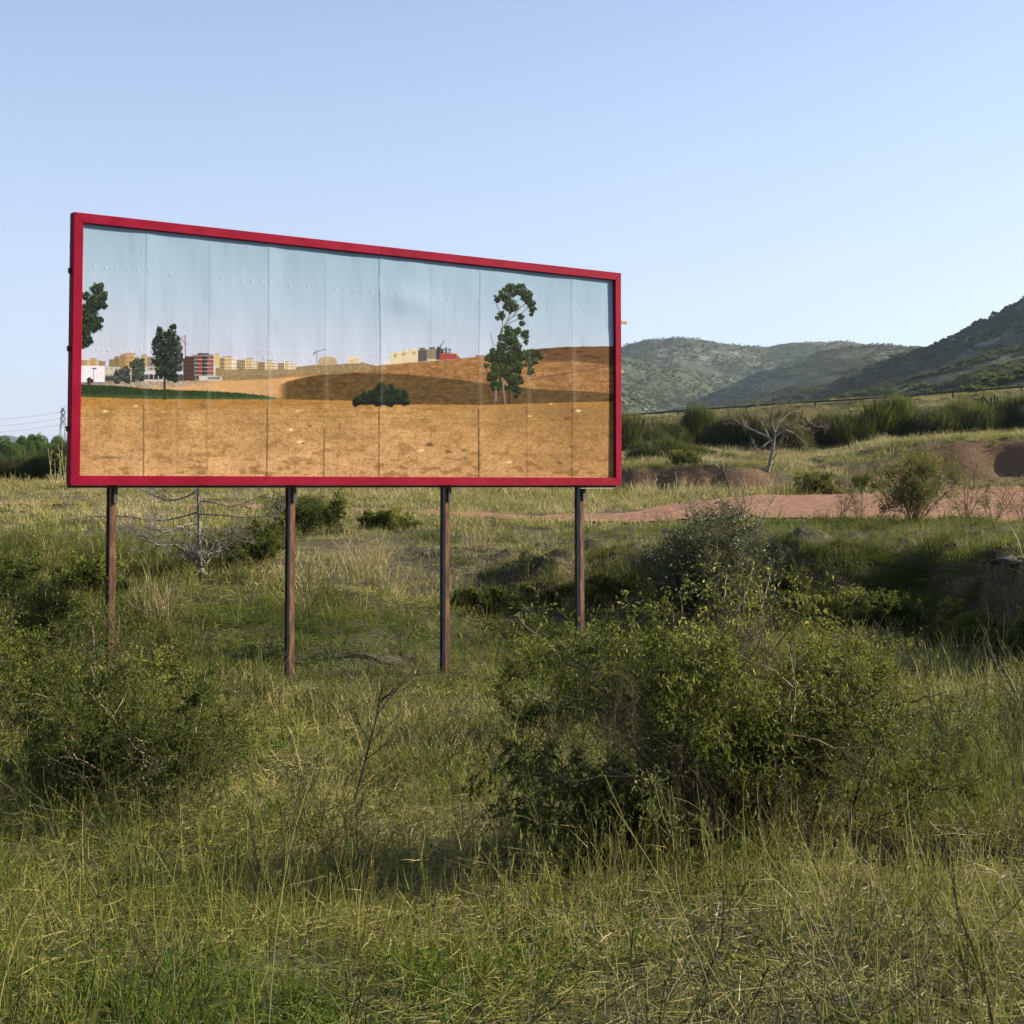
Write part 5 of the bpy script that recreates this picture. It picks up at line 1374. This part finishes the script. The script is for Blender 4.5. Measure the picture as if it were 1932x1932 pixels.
bare_tree("bare_tree", "small leafless pale tree on the earth bank right of the billboard", 1448, 892, 66.0, [
    ([(1448, 892, 0), (1453, 875, 0), (1457, 855, 0), (1460, 834, 0)], 0.145, 0.110),
    ([(1460, 836, 0), (1452, 828, 0), (1435, 820, 0), (1415, 812, 0.3), (1392, 800, 0.5), (1378, 785, 0.5)], 0.085, 0.03),
    ([(1460, 836, 0), (1462, 815, 0), (1470, 795, 0), (1480, 775, 0.2)], 0.085, 0.03),
    ([(1462, 826, 0), (1480, 812, 0), (1500, 800, -0.2), (1520, 812, -0.3)], 0.075, 0.03),
    ([(1470, 800, 0), (1490, 778, 0.3), (1512, 778, 0.4), (1528, 800, 0.4), (1545, 812, 0.4), (1562, 802, 0.4)], 0.055, 0.02),
    ([(1452, 830, 0), (1440, 805, 0.2), (1428, 785, 0.2), (1425, 768, 0.2)], 0.06, 0.02),
    ([(1456, 832, 0), (1438, 845, -0.3), (1430, 858, -0.3), (1405, 872, -0.4)], 0.05, 0.02),
    ([(1462, 820, 0), (1455, 795, -0.3), (1462, 770, -0.3)], 0.055, 0.02),
    ([(1478, 812, 0), (1500, 820, 0.3), (1520, 840, 0.4)], 0.05, 0.02),
], 6, subs=(8, 6, 4), Lsub=0.80, r_scale=0.68, brmat=BARK_TAN)

# ------------------------------------------------------------------ feathery hedge shrubs beyond the field
def feather_bush(seed, n=15000, blade=0.22, wd=0.012, mat=LEAF_FEATHER, flat=1.0):
    """unit bush (radius 1, height 1): tufts of thin upright shoots over a few lobes"""
    rng = np.random.default_rng(seed)
    lob = rng.uniform(-0.55, 0.55, (7, 2)); lh = rng.uniform(0.55, 1.0, 7) * (1 - 0.35 * np.hypot(lob[:, 0], lob[:, 1])); lr = rng.uniform(0.35, 0.55, 7)
    k = rng.integers(0, 7, n)
    th = rng.uniform(0, 6.283, n); ph = np.arccos(rng.uniform(0.0, 1, n))
    rr = rng.uniform(0.45, 1.0, n) ** 0.5
    P = np.stack([lob[k, 0] + lr[k] * rr * np.sin(ph) * np.cos(th), lob[k, 1] + lr[k] * rr * np.sin(ph) * np.sin(th), lh[k] * (0.15 + 0.80 * rr * np.cos(ph))], -1)
    P[:, 2] = np.clip(P[:, 2] - 0.1, 0.0, None)
    D = norm(np.stack([0.8 * np.sin(ph) * np.cos(th), 0.8 * np.sin(ph) * np.sin(th), 0.55 + 0.6 * np.cos(ph)], -1) + rng.normal(0, 0.28, (n, 3)))
    V, Q, bi, t = ribbons(rng, P, D, rng.uniform(0.4, 1.2, n) * blade, np.full(n, wd) * rng.uniform(0.6, 1.3, n), rng.normal(0, 0.25, (n, 3)), 2, 0.9)
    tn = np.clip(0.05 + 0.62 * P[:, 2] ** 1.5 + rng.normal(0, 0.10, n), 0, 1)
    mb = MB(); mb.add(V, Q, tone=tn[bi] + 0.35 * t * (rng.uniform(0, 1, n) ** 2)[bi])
    me = mb.mesh("foliage", mat)
    A = rng.uniform(0, 6.283, 12)
    S = grow(rng, np.zeros((12, 3)) + rng.normal(0, 0.12, (12, 3)) * np.array([1, 1, 0]), np.stack([np.cos(A) * 0.6, np.sin(A) * 0.6, A * 0 + 1], -1), np.full(12, 0.7), 6, 0.15)
    V, Q = tubes(S, np.full((12, 6), 0.018), 4)
    ms = MB(); ms.add(V, Q)
    return ms.mesh("stems", BARK_DARK), me

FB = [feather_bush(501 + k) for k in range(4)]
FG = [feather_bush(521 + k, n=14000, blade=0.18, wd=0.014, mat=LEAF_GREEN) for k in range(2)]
hedge = [  # px, top py, width px, distance, kind, label
    (1190, 778, 120, 86, 0, "dark feathery shrub next to the right side of the billboard frame"),
    (1308, 766, 78, 91, 1, "round dark green shrub standing above the hedge right of the billboard"),
    (1262, 790, 110, 89, 2, "pale feathery shrub between the frame side shrub and the round dark shrub"),
    (1365, 783, 110, 88, 3, "grassy topped shrub right of the round dark green shrub"),
    (1420, 776, 120, 86, 0, "dark shrub directly left behind the small bare tree"),
    (1235, 826, 130, 74, 2, "broad rounded olive grass shrub at the foot of the hedge near the billboard"),
    (1335, 842, 90, 73, 3, "small pale brown grass shrub in front of the dark hedge gap"),
    (1505, 770, 120, 90, 3, "light feathery shrub behind the crown of the small bare tree"),
    (1560, 775, 120, 88, 0, "dark shrub right of the small bare tree crown"),
    (1610, 782, 110, 86, 1, "dark low shrub left of the tall rounded green hedge shrub"),
    (1668, 740, 130, 88, 4, "tall rounded bright green hedge shrub in the middle of the right side"),
    (1735, 772, 110, 90, 3, "golden feathery shrub right of the tall rounded green shrub"),
    (1795, 757, 140, 87, 0, "wide dark shrub mass near the right end of the hedge"),
    (1862, 733, 150, 89, 5, "tallest hedge shrub with a green crown near the right edge"),
    (1925, 738, 130, 87, 2, "feathery hedge shrub cut by the right edge of the picture"),
    (1480, 800, 90, 84, 1, "small dark shrub in front of the light feathery shrub")]
for i, (px, top, wpx, d, k, lab) in enumerate(hedge):
    x = (px - CX) / F * d
    zb = gz(x, d) - 0.1
    ztop = float(W(px, top, d)[2])
    h = max(ztop - zb, 0.8) * 1.32; w = wpx / F * d
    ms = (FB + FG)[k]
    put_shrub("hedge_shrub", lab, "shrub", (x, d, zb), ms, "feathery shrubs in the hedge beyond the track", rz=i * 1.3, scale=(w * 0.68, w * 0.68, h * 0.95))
for i, (px, top, wpx, d, k, lab) in enumerate([(8, 860, 90, 68, 0, "low dark feathery shrub at the far left edge of the hedge"), (42, 862, 80, 69, 1, "second dark feathery shrub from the left edge, below the pines"),
                                               (72, 858, 80, 68, 3, "pale topped feathery shrub left of the billboard under the pines"), (110, 834, 78, 67, 2, "brown feathery shrub touching the left side of the billboard frame"),
                                               (-50, 862, 120, 69, 1, "feathery hedge shrub just outside the left edge"), (165, 845, 110, 69, 1, "dark feathery shrub hidden behind the left billboard rail")]):
    x = (px - CX) / F * d; zb = gz(x, d) - 0.15; ztop = float(W(px, top, d)[2]); h = max(ztop - zb, 0.8) * 1.3; w = wpx / F * d
    put_shrub("hedge_shrub", lab, "shrub", (x, d, zb), (FB + FG)[k], "feathery shrubs of the left hedge", rz=i * 2.1, scale=(w * 0.66, w * 0.66, h))

# reed clump beside the frame on the left
t = thing("reed_clump", "yellow green giant reeds standing by the lower left side of the billboard frame", "reeds", at_px(112, 62.0))
rng = np.random.default_rng(88)
n = 9
P0 = rng.normal(0, 0.25, (n, 3)) * np.array([1.2, 1, 0]); D0 = norm(np.stack([rng.normal(0, 0.14, n), rng.normal(0, 0.1, n), np.ones(n)], -1))
S = grow(rng, P0, D0, rng.uniform(1.0, 2.0, n), 8, 0.04, (0, 0, 0))
CANE = simple_mat("yellow_cane", [(0.3, (0.16, 0.15, 0.05)), (0.7, (0.30, 0.27, 0.10))], 10, 0.6)
V, Q = tubes(S, np.full((n, 8), 0.022) * np.linspace(1, 0.5, 8), 5); mb = MB(); mb.add(V, Q); link("stems", mb.mesh("stems", CANE), t)
p, d_, i_, t_ = branch_off(rng, S, 9, 0.8, 0.15)
V, Q, bi, tt = ribbons(rng, p, d_, rng.uniform(0.25, 0.5, len(p)), np.full(len(p), 0.04), np.tile([0, 0, -0.5], (len(p), 1)), 3)
mb = MB(); mb.add(V, Q, tone=rng.uniform(0.55, 1.0, len(p))[bi]); link("leaves", mb.mesh("leaves", LEAF_GREEN), t)

# ------------------------------------------------------------------ pines far left
def pine_mesh(seed):
    rng = np.random.default_rng(seed)
    lob = []
    for k in range(16):
        a = rng.uniform(0, 6.283); r = rng.uniform(0, 0.75)
        lob.append((r * math.cos(a), r * math.sin(a), rng.uniform(0.35, 0.78) * (1 - 0.35 * r * r), rng.uniform(0.22, 0.36)))
    lob = np.array(lob); n = 9000
    k = rng.integers(0, 16, n)
    dirs = norm(rng.normal(size=(n, 3)) + np.array([0, 0, 0.25]))
    P = lob[k, :3] + dirs * (lob[k, 3] * rng.uniform(0.75, 1.0, n))[:, None] * np.array([1, 1, 0.75])
    D = norm(dirs + rng.normal(0, 0.4, (n, 3)) + np.array([0, 0, 0.3]))
    V, T = leaves(rng, P, D, rng.uniform(0.05, 0.10, n), rng.uniform(0.02, 0.045, n))
    mb = MB(); mb.add(V, None, T, tone=np.repeat(np.clip(rng.normal(0.55, 0.15, n), 0, 1), 4))
    cr = mb.mesh("crown", PINE)
    main = grow(rng, np.zeros((1, 3)), np.array([[0.05, 0, 1.0]]), np.array([0.6]), 8, 0.05)
    mt = MB(); V, Q = tubes(main, np.linspace(0.045, 0.02, 8)[None], 7); mt.add(V, Q)
    p, d, i, t = branch_off(rng, main, 12, 0.9, 0.5)
    B = grow(rng, p, d, rng.uniform(0.3, 0.6, 12), 6, 0.12, (0, 0, 0.08)); V, Q = tubes(B, np.full((12, 6), 0.011), 4); mt.add(V, Q)
    return mt.mesh("trunk", BARK_DARK), cr
PINE = leaf_mat("pine_needles", [(0.0, (0.026, 0.052, 0.010)), (0.5, (0.060, 0.110, 0.018)), (1.0, (0.11, 0.16, 0.030))], 0.2)
PM = [pine_mesh(601 + k) for k in range(3)]
for i, (px, top, wpx, d, lab) in enumerate([
        (8, 826, 60, 235, "pine at the far left edge of the tree line"), (40, 824, 50, 225, "second pine from the left edge, lower and broader"),
        (62, 817, 44, 262, "tallest round topped pine rising behind the others left of the billboard"), (80, 825, 52, 228, "bright green pine below the tallest round topped pine"),
        (108, 824, 46, 240, "pine in front of the foot of the lattice pylon"), (140, 828, 60, 236, "pine half hidden by the left billboard rail"),
        (-35, 828, 60, 230, "pine outside the left edge of the picture"), (24, 836, 50, 205, "low front pine at the left edge above the hedge"), (96, 836, 50, 205, "low front pine right below the pylon")]):
    x = (px - CX) / F * d; zb = gz(x, d) - 0.2; ztop = float(W(px, top, d)[2]); w = wpx / F * d
    put_shrub("pine_tree", lab, "tree", (x, d, zb), PM[i % 3], "pines beyond the left hedge", rz=i * 1.9, scale=(w * 0.62, w * 0.62, (ztop - zb) * 1.0), partn=("trunk", "crown"))

# ------------------------------------------------------------------ pylons and cables
STEEL = simple_mat("grey_lattice_steel", [(0.4, (0.16, 0.16, 0.17)), (0.7, (0.22, 0.22, 0.23))], 2, 0.6)
def bars(mb, segs, r):
    P = np.array([[a, b] for a, b in segs], float)
    V, Q = tubes(P, np.full(P.shape[:2], r), 4); mb.add(V, Q)
def wide_pylon(px, py_top, d, zfoot, r=0.11):
    x = (px - CX) / F * d; zt = float(W(px, py_top, d)[2]); k = d / F
    root = thing("lattice_pylon", "tall grey lattice pylon with three short cross arms left of the billboard", "pylon", (x, d, zfoot))
    H = zt - zfoot
    zl = lambda py: float(W(px, py, d)[2]) - zfoot
    mb = MB(); S = []
    prof = [(0, 6.5 * k * 1.5), (zl(800), 3.6 * k), (zl(788), 2.7 * k), (zl(776), 2.5 * k), (zl(771), 2.2 * k), (H - 1.0, 1.8 * k)]
    def c(i, s): z, w = prof[i]; return (s[0] * w, s[1] * w, z)
    cs = [(1, 1), (1, -1), (-1, -1), (-1, 1)]
    for i in range(len(prof) - 1):
        for q in range(4):
            S.append((c(i, cs[q]), c(i + 1, cs[q]))); S.append((c(i, cs[q]), c(i + 1, cs[(q + 1) % 4]))); S.append((c(i + 1, cs[q]), c(i + 1, cs[(q + 1) % 4])))
    bars(mb, S, r); link("tower", mb.mesh("tower", STEEL), root)
    arms = []
    for py in (776, 788, 800):
        z = zl(py); w = 5.0 * k; mb = MB()
        bars(mb, [((-w, 0, z), (w, 0, z)), ((-w, 0, z), (0, 0, z + 1.4)), ((w, 0, z), (0, 0, z + 1.4)), ((-w, 0, z), (-w, 0, z - 0.9)), ((w, 0, z), (w, 0, z - 0.9))], r)
        link("cross_arm", mb.mesh("cross_arm", STEEL), root); arms.append((x - w, d, z + zfoot - 0.3))
    mb = MB(); bars(mb, [((0, 0, H - 1.0), (4.5 * k, 0, H + 0.6)), ((0, 0, H - 1.0), (-3.5 * k, 0, H + 0.6))], r); link("top_horns", mb.mesh("top_horns", STEEL), root)
    return arms
arms = wide_pylon(118, 768, 620, EYE + 1.0)
for (x0, y0, z0), py2, lab in zip(arms, (788, 801, 813), ("topmost of the three power cables running left from the pylon", "middle one of the three power cables running left from the pylon", "lowest of the three power cables running left from the pylon")):
    e = W(-260, py2 - 4, 560)
    t = np.linspace(0, 1, 24)[:, None]
    P = np.array([x0, y0, z0]) * (1 - t) + e * t; P[:, 2] -= 4 * 3.0 * (t * (1 - t))[:, 0]
    V, Q = tubes(P[None], np.full((1, 24), 0.07), 4); mb = MB(); mb.add(V, Q)
    tag(link("power_cable", mb.mesh("power_cable", STEEL)), lab, "cable")
d = 1300; x = (75 - CX) / F * d; k = d / F
root = thing("lattice_pylon", "distant small pale pylon with a V shaped head above the pines", "pylon", (x, d, EYE + 2))
zl = lambda py: float(W(75, py, d)[2]) - EYE - 2
mb = MB(); bars(mb, [((-2.2 * k, 0, 0), (-0.8 * k, 0, zl(819))), ((2.2 * k, 0, 0), (0.8 * k, 0, zl(819))), ((-0.8 * k, 0, zl(819)), (0.8 * k, 0, zl(819))), ((-1.2 * k, 0, zl(827)), (1.2 * k, 0, zl(827)))], 0.17); link("tower", mb.mesh("tower", STEEL), root)
mb = MB(); bars(mb, [((0, 0, zl(819)), (-5 * k, 0, zl(811.5))), ((0, 0, zl(819)), (5 * k, 0, zl(811.5))), ((-3 * k, 0, zl(816)), (3 * k, 0, zl(816)))], 0.17); link("head", mb.mesh("head", STEEL), root)

# ------------------------------------------------------------------ rail behind the hedge
RAILM = simple_mat("dark_weathered_rail", [(0.4, (0.018, 0.018, 0.02)), (0.7, (0.04, 0.038, 0.036))], 3, 0.7)
lp = np.array([(1120, 787), (1170, 784), (1236, 779), (1340, 771), (1420, 766), (1500, 760), (1626, 753), (1716, 746), (1786, 740), (1860, 735), (1932, 730), (2050, 722)], float)
pts = np.array([W(a, b, 103.0) for a, b in lp])
root = thing("guard_rail", "long dark guard rail running behind the hedge at the foot of the hills", "guard rail", tuple(pts[0]))
sx = np.linspace(pts[0, 0], pts[-1, 0], 130); sz = np.interp(sx, pts[:, 0], pts[:, 2])
P = np.stack([sx, sx * 0 + 103.0, sz], -1) - pts[0]
mb = MB()
for dz, hh in ((0.0, 0.06),):
    A = P + np.array([0, -0.03, dz + hh]); B_ = P + np.array([0, -0.03, dz - hh]); C_ = P + np.array([0, 0.03, dz - hh]); D_ = P + np.array([0, 0.03, dz + hh])
    V = np.stack([A, B_, C_, D_], 1).reshape(-1, 3)
    i = np.arange(129)[:, None] * 4; k = np.arange(4)[None]; k2 = (k + 1) % 4
    mb.add(V, np.stack([i + k, i + k2, i + 4 + k2, i + 4 + k], -1).reshape(-1, 4))
link("rail", mb.mesh("rail", RAILM), root)
pm = MB(); pm.box((0, 0.06, -0.22), (0.05, 0.03, 0.22)); pmm = pm.mesh("post", RAILM)
for j in range(4, 130, 18):
    o = link("post", pmm, root); o.location = tuple(P[j])

# ------------------------------------------------------------------ concrete edge, rock, mounds and stones
CONC = simple_mat("weathered_concrete", [(0.3, (0.055, 0.045, 0.033)), (0.5, (0.14, 0.118, 0.09)), (0.7, (0.24, 0.21, 0.165))], 6, 0.9, 0.6, 30)
def slab_edge():
    n = 60; t = np.linspace(0, 1, n)
    a = np.array([1.574, 7.25]); b = np.array([3.874, 6.15])
    xy = a * (1 - t[:, None]) + b * t[:, None]
    z = ground(xy[:, 0], xy[:, 1] + 0.12) ; z = np.convolve(np.pad(z, 6, 'edge'), np.ones(13) / 13, 'valid') + 0.14
    root = thing("concrete_edge", "old weathered edge slab with a dark hollow beneath, half buried in the right foreground grass", "concrete edge", (xy[0, 0], xy[0, 1], z[0]))
    off = np.array([xy[0, 0], xy[0, 1], z[0]])
    dv = (b - a) / np.linalg.norm(b - a); nv = np.array([-dv[1], dv[0]])
    if nv[1] > 0: nv = -nv
    sec = [(0.0, 0.0), (0.05, -0.008), (0.062, -0.07), (0.035, -0.095), (-0.20, -0.10), (-0.20, -0.005)]
    S = []
    for (o_, dz) in sec:
        wob = (fbm(t * 18, t * 0 + o_ * 9, 3, 3) - 0.5) * 0.022
        p = xy + nv * (o_ + wob)[:, None] if o_ > -0.1 else xy + nv * o_
        S.append(np.concatenate([p, (z + dz + (fbm(t * 20, t * 0 + dz * 50, 8, 3) - 0.5) * 0.018)[:, None]], 1) - off)
    V = np.stack(S, 1).reshape(-1, 3); K = 6
    i = np.arange(n - 1)[:, None] * K; k = np.arange(K)[None]; k2 = (k + 1) % K
    mb = MB(); mb.add(V, np.stack([i + k, i + k2, i + K + k2, i + K + k], -1).reshape(-1, 4), [[0, 1, 2], [0, 2, 3], [0, 3, 4], [0, 4, 5]])
    link("slab", mb.mesh("slab", CONC), root)
    for q in (0.02, 0.26, 0.5, 0.76, 0.98):
        mb = MB(); j = int(q * (n - 1)); c = xy[j] - nv * 0.06
        mb.box(np.array([c[0], c[1], z[j] - 0.26]) - off, (0.05, 0.05, 0.155), np.array([[dv[0], dv[1], 0], [nv[0], nv[1], 0], [0, 0, 1]]))
        link("footing", mb.mesh("footing", CONC), root)
    slab_edge()

def lump(seed, mat, sx, sy, sz, rough=0.35, sub=24, name="lump"):
    th = np.linspace(0, 2 * math.pi, sub * 2, endpoint=False); ph = np.linspace(-0.5, math.pi / 2 - 0.02, sub)
    TT, PP = np.meshgrid(th, ph)
    r = 1 + rough * (fbm(np.cos(TT) * 2 + 5, np.sin(TT) * 2 + PP * 2, seed, 4) - 0.5) * 2
    V = np.stack([np.cos(TT) * np.cos(PP) * r * sx, np.sin(TT) * np.cos(PP) * r * sy, np.sin(PP) * r * sz], -1).reshape(-1, 3)
    n2 = sub * 2
    i = np.arange(sub - 1)[:, None] * n2; k = np.arange(n2)[None]; k2 = (k + 1) % n2
    Q = np.stack([i + k, i + k2, i + n2 + k2, i + n2 + k], -1).reshape(-1, 4)
    mb = MB(); mb.add(V, Q)
    mb.add(V[-n2:], None, [[0, a, a + 1] for a in range(1, n2 - 1)])
    return mb.mesh(name, mat)
REDSOIL = simple_mat("crumbly_red_soil", [(0.3, (0.06, 0.025, 0.016)), (0.5, (0.14, 0.06, 0.035)), (0.7, (0.22, 0.10, 0.06))], 30, 0.95, 1.0, 60, spec=0.1)
ROCK = simple_mat("grey_rock", [(0.3, (0.035, 0.033, 0.028)), (0.5, (0.095, 0.088, 0.075)), (0.7, (0.17, 0.155, 0.13))], 9, 0.95, 1.0, 30, spec=0.2)
PALER = simple_mat("pale_stone", [(0.3, (0.22, 0.17, 0.12)), (0.7, (0.38, 0.31, 0.23))], 12, 0.9, 0.6, 40, spec=0.2)
for (px, d, sx, sy, sz, sd, m, nm, lab, cat) in (
        (968, 9.05, 0.115, 0.09, 0.065, 1, REDSOIL, "soil_mound", "crumbly red brown soil mound in the meadow left of the large olive shrub", "soil mound"),
        (464, 19.4, 0.16, 0.12, 0.10, 2, REDSOIL, "soil_mound", "small brown soil heap in the green grass left of the second post", "soil mound"),
        (1191, 23.2, 0.13, 0.1, 0.12, 3, REDSOIL, "soil_mound", "red earth lump on the dark bank right of the fourth post", "soil mound"),
        (1912, 20.6, 0.30, 0.22, 0.10, 4, ROCK, "rock", "flat grey rock on the edge of the bank at the right border", "rock"),
        (1836, 27.8, 0.07, 0.05, 0.06, 5, PALER, "stone", "small pale stone on the grass in front of the track", "stone"),
        (1915, 6.75, 0.10, 0.07, 0.055, 6, ROCK, "rock", "rough grey stone at the right end of the old edge slab", "rock")):
    x, y, z = at_px(px, d, 0.01)
    o = link(nm, lump(sd, m, sx, sy, sz, name=nm), None, (x, y, z)); tag(o, lab, cat)

# ------------------------------------------------------------------ thin air haze
def haze_box():
    lo = (-2600.0, -60.0, -20.0); hi = (2600.0, 5600.0, 460.0)
    mb = MB(); mb.box([(a + b) / 2 for a, b in zip(lo, hi)], [(b - a) / 2 for a, b in zip(lo, hi)])
    m, nt, out = new_mat("haze_air")
    v = N(nt, 'ShaderNodeVolumePrincipled')
    v.inputs['Color'].default_value = (0.68, 0.82, 1.0, 1)
    v.inputs['Density'].default_value = 0.00007
    v.inputs['Anisotropy'].default_value = 0.3
    nt.links.new(v.outputs[0], out.inputs['Volume'])
    o = link("haze", mb.mesh("haze", m)); o['kind'] = 'stuff'
haze_box()

# ------------------------------------------------------------------ tall single stalks close by
STALK = leaf_mat("green_stalk", [(0.0, (0.075, 0.095, 0.020)), (0.5, (0.15, 0.15, 0.04)), (1.0, (0.28, 0.22, 0.08))], 0.15)
def tall_stalk(label, pts, d0, d1, r, seed, tone=0.4, twigs=6, head=False):
    rng = np.random.default_rng(seed)
    P = np.array([W(a, b, d0 + (d1 - d0) * q) for (a, b), q in zip(pts, np.linspace(0, 1, len(pts)))])
    g0 = np.array([P[0, 0] - 0.12 * (P[1, 0] - P[0, 0]), P[0, 1] + 0.02, gz(P[0, 0], P[0, 1]) - 0.02])
    P = np.concatenate([[g0], P])
    s = np.concatenate([[0], np.cumsum(np.linalg.norm(np.diff(P, axis=0), axis=1))]); t = np.linspace(0, s[-1], 26)
    C = np.stack([np.interp(t, s, P[:, k]) for k in range(3)], -1)
    for _ in range(4): C[1:-1] = 0.25 * C[:-2] + 0.5 * C[1:-1] + 0.25 * C[2:]
    C = C - g0
    root = thing("tall_stalk", label, "stalk", tuple(g0))
    V, Q = tubes(C[None], np.linspace(r, r * 0.4, 26)[None], 6); mb = MB(); mb.add(V, Q, tone=np.repeat(np.linspace(tone, tone + 0.35, 26), 6))
    p, dd, i, tt = branch_off(rng, C[None], twigs, 0.7, 0.45)
    B = grow(rng, p, dd, rng.uniform(0.06, 0.20, twigs), 6, 0.12, (0, 0, 0.1))
    V, Q = tubes(B, np.full((twigs, 6), r * 0.35), 4); mb.add(V, Q, tone=tone + 0.3)
    link("stem", mb.mesh("stem", STALK, True), root)
    for e_ in (np.concatenate([B[:4, -1], C[-1:]]) if head else []):
        mb = MB(); ends = e_[None]; idx = np.zeros(26, int)
        d = norm(rng.normal(size=(len(idx), 3)) + np.array([0, 0, 0.6]))
        E2 = grow(rng, ends[idx], d, rng.uniform(0.015, 0.04, len(idx)), 3, 0.1); V, Q = tubes(E2, np.full((len(idx), 3), 0.0006), 3); mb.add(V, Q, tone=0.2)
        V, T = leaves(rng, E2[:, -1], norm(rng.normal(size=d.shape)), np.full(len(idx), 0.008), np.full(len(idx), 0.006)); mb.add(V, None, T, tone=0.25)
        link("flower_head", mb.mesh("flower_head", STALK), root)
tall_stalk("long green stalk with tufted heads in front of the large olive shrub", [(1372, 1960), (1316, 1800), (1275, 1690), (1268, 1560)], 2.9, 3.1, 0.0024, 1, 0.2, 7, True)
tall_stalk("long straight yellow stalk leaning left across the large olive shrub's foot", [(1420, 1960), (1300, 1760), (1237, 1640), (1150, 1510)], 3.1, 3.4, 0.0022, 2, 0.5, 4)
tall_stalk("long green stalk leaning left in the lower right corner area", [(1640, 1960), (1516, 1700), (1445, 1620), (1431, 1560)], 2.9, 3.3, 0.0026, 3, 0.25, 5)
tall_stalk("dark green upright stalk bending right in the bottom left centre", [(505, 1950), (520, 1750), (550, 1575), (596, 1440)], 3.0, 3.6, 0.0022, 4, 0.0, 5)
tall_stalk("nearly horizontal green stalk lying across the bottom centre left", [(790, 1945), (600, 1858), (425, 1812), (275, 1792)], 3.0, 3.3, 0.0020, 5, 0.3, 3)
tall_stalk("blurred looking pale stalk leaning right at the lower left edge", [(-5, 1890), (12, 1830), (40, 1730), (125, 1632)], 2.8, 3.0, 0.0019, 6, 0.5, 3)
tall_stalk("thin pale stalk curving left at the bottom right centre", [(1550, 1960), (1555, 1850), (1590, 1720), (1575, 1600)], 3.3, 3.4, 0.0019, 7, 0.7, 4)
tall_stalk("slim pale stalk leaning left from the right bottom edge", [(1990, 1900), (1900, 1800), (1790, 1660)], 3.3, 3.8, 0.0018, 8, 0.7, 4)
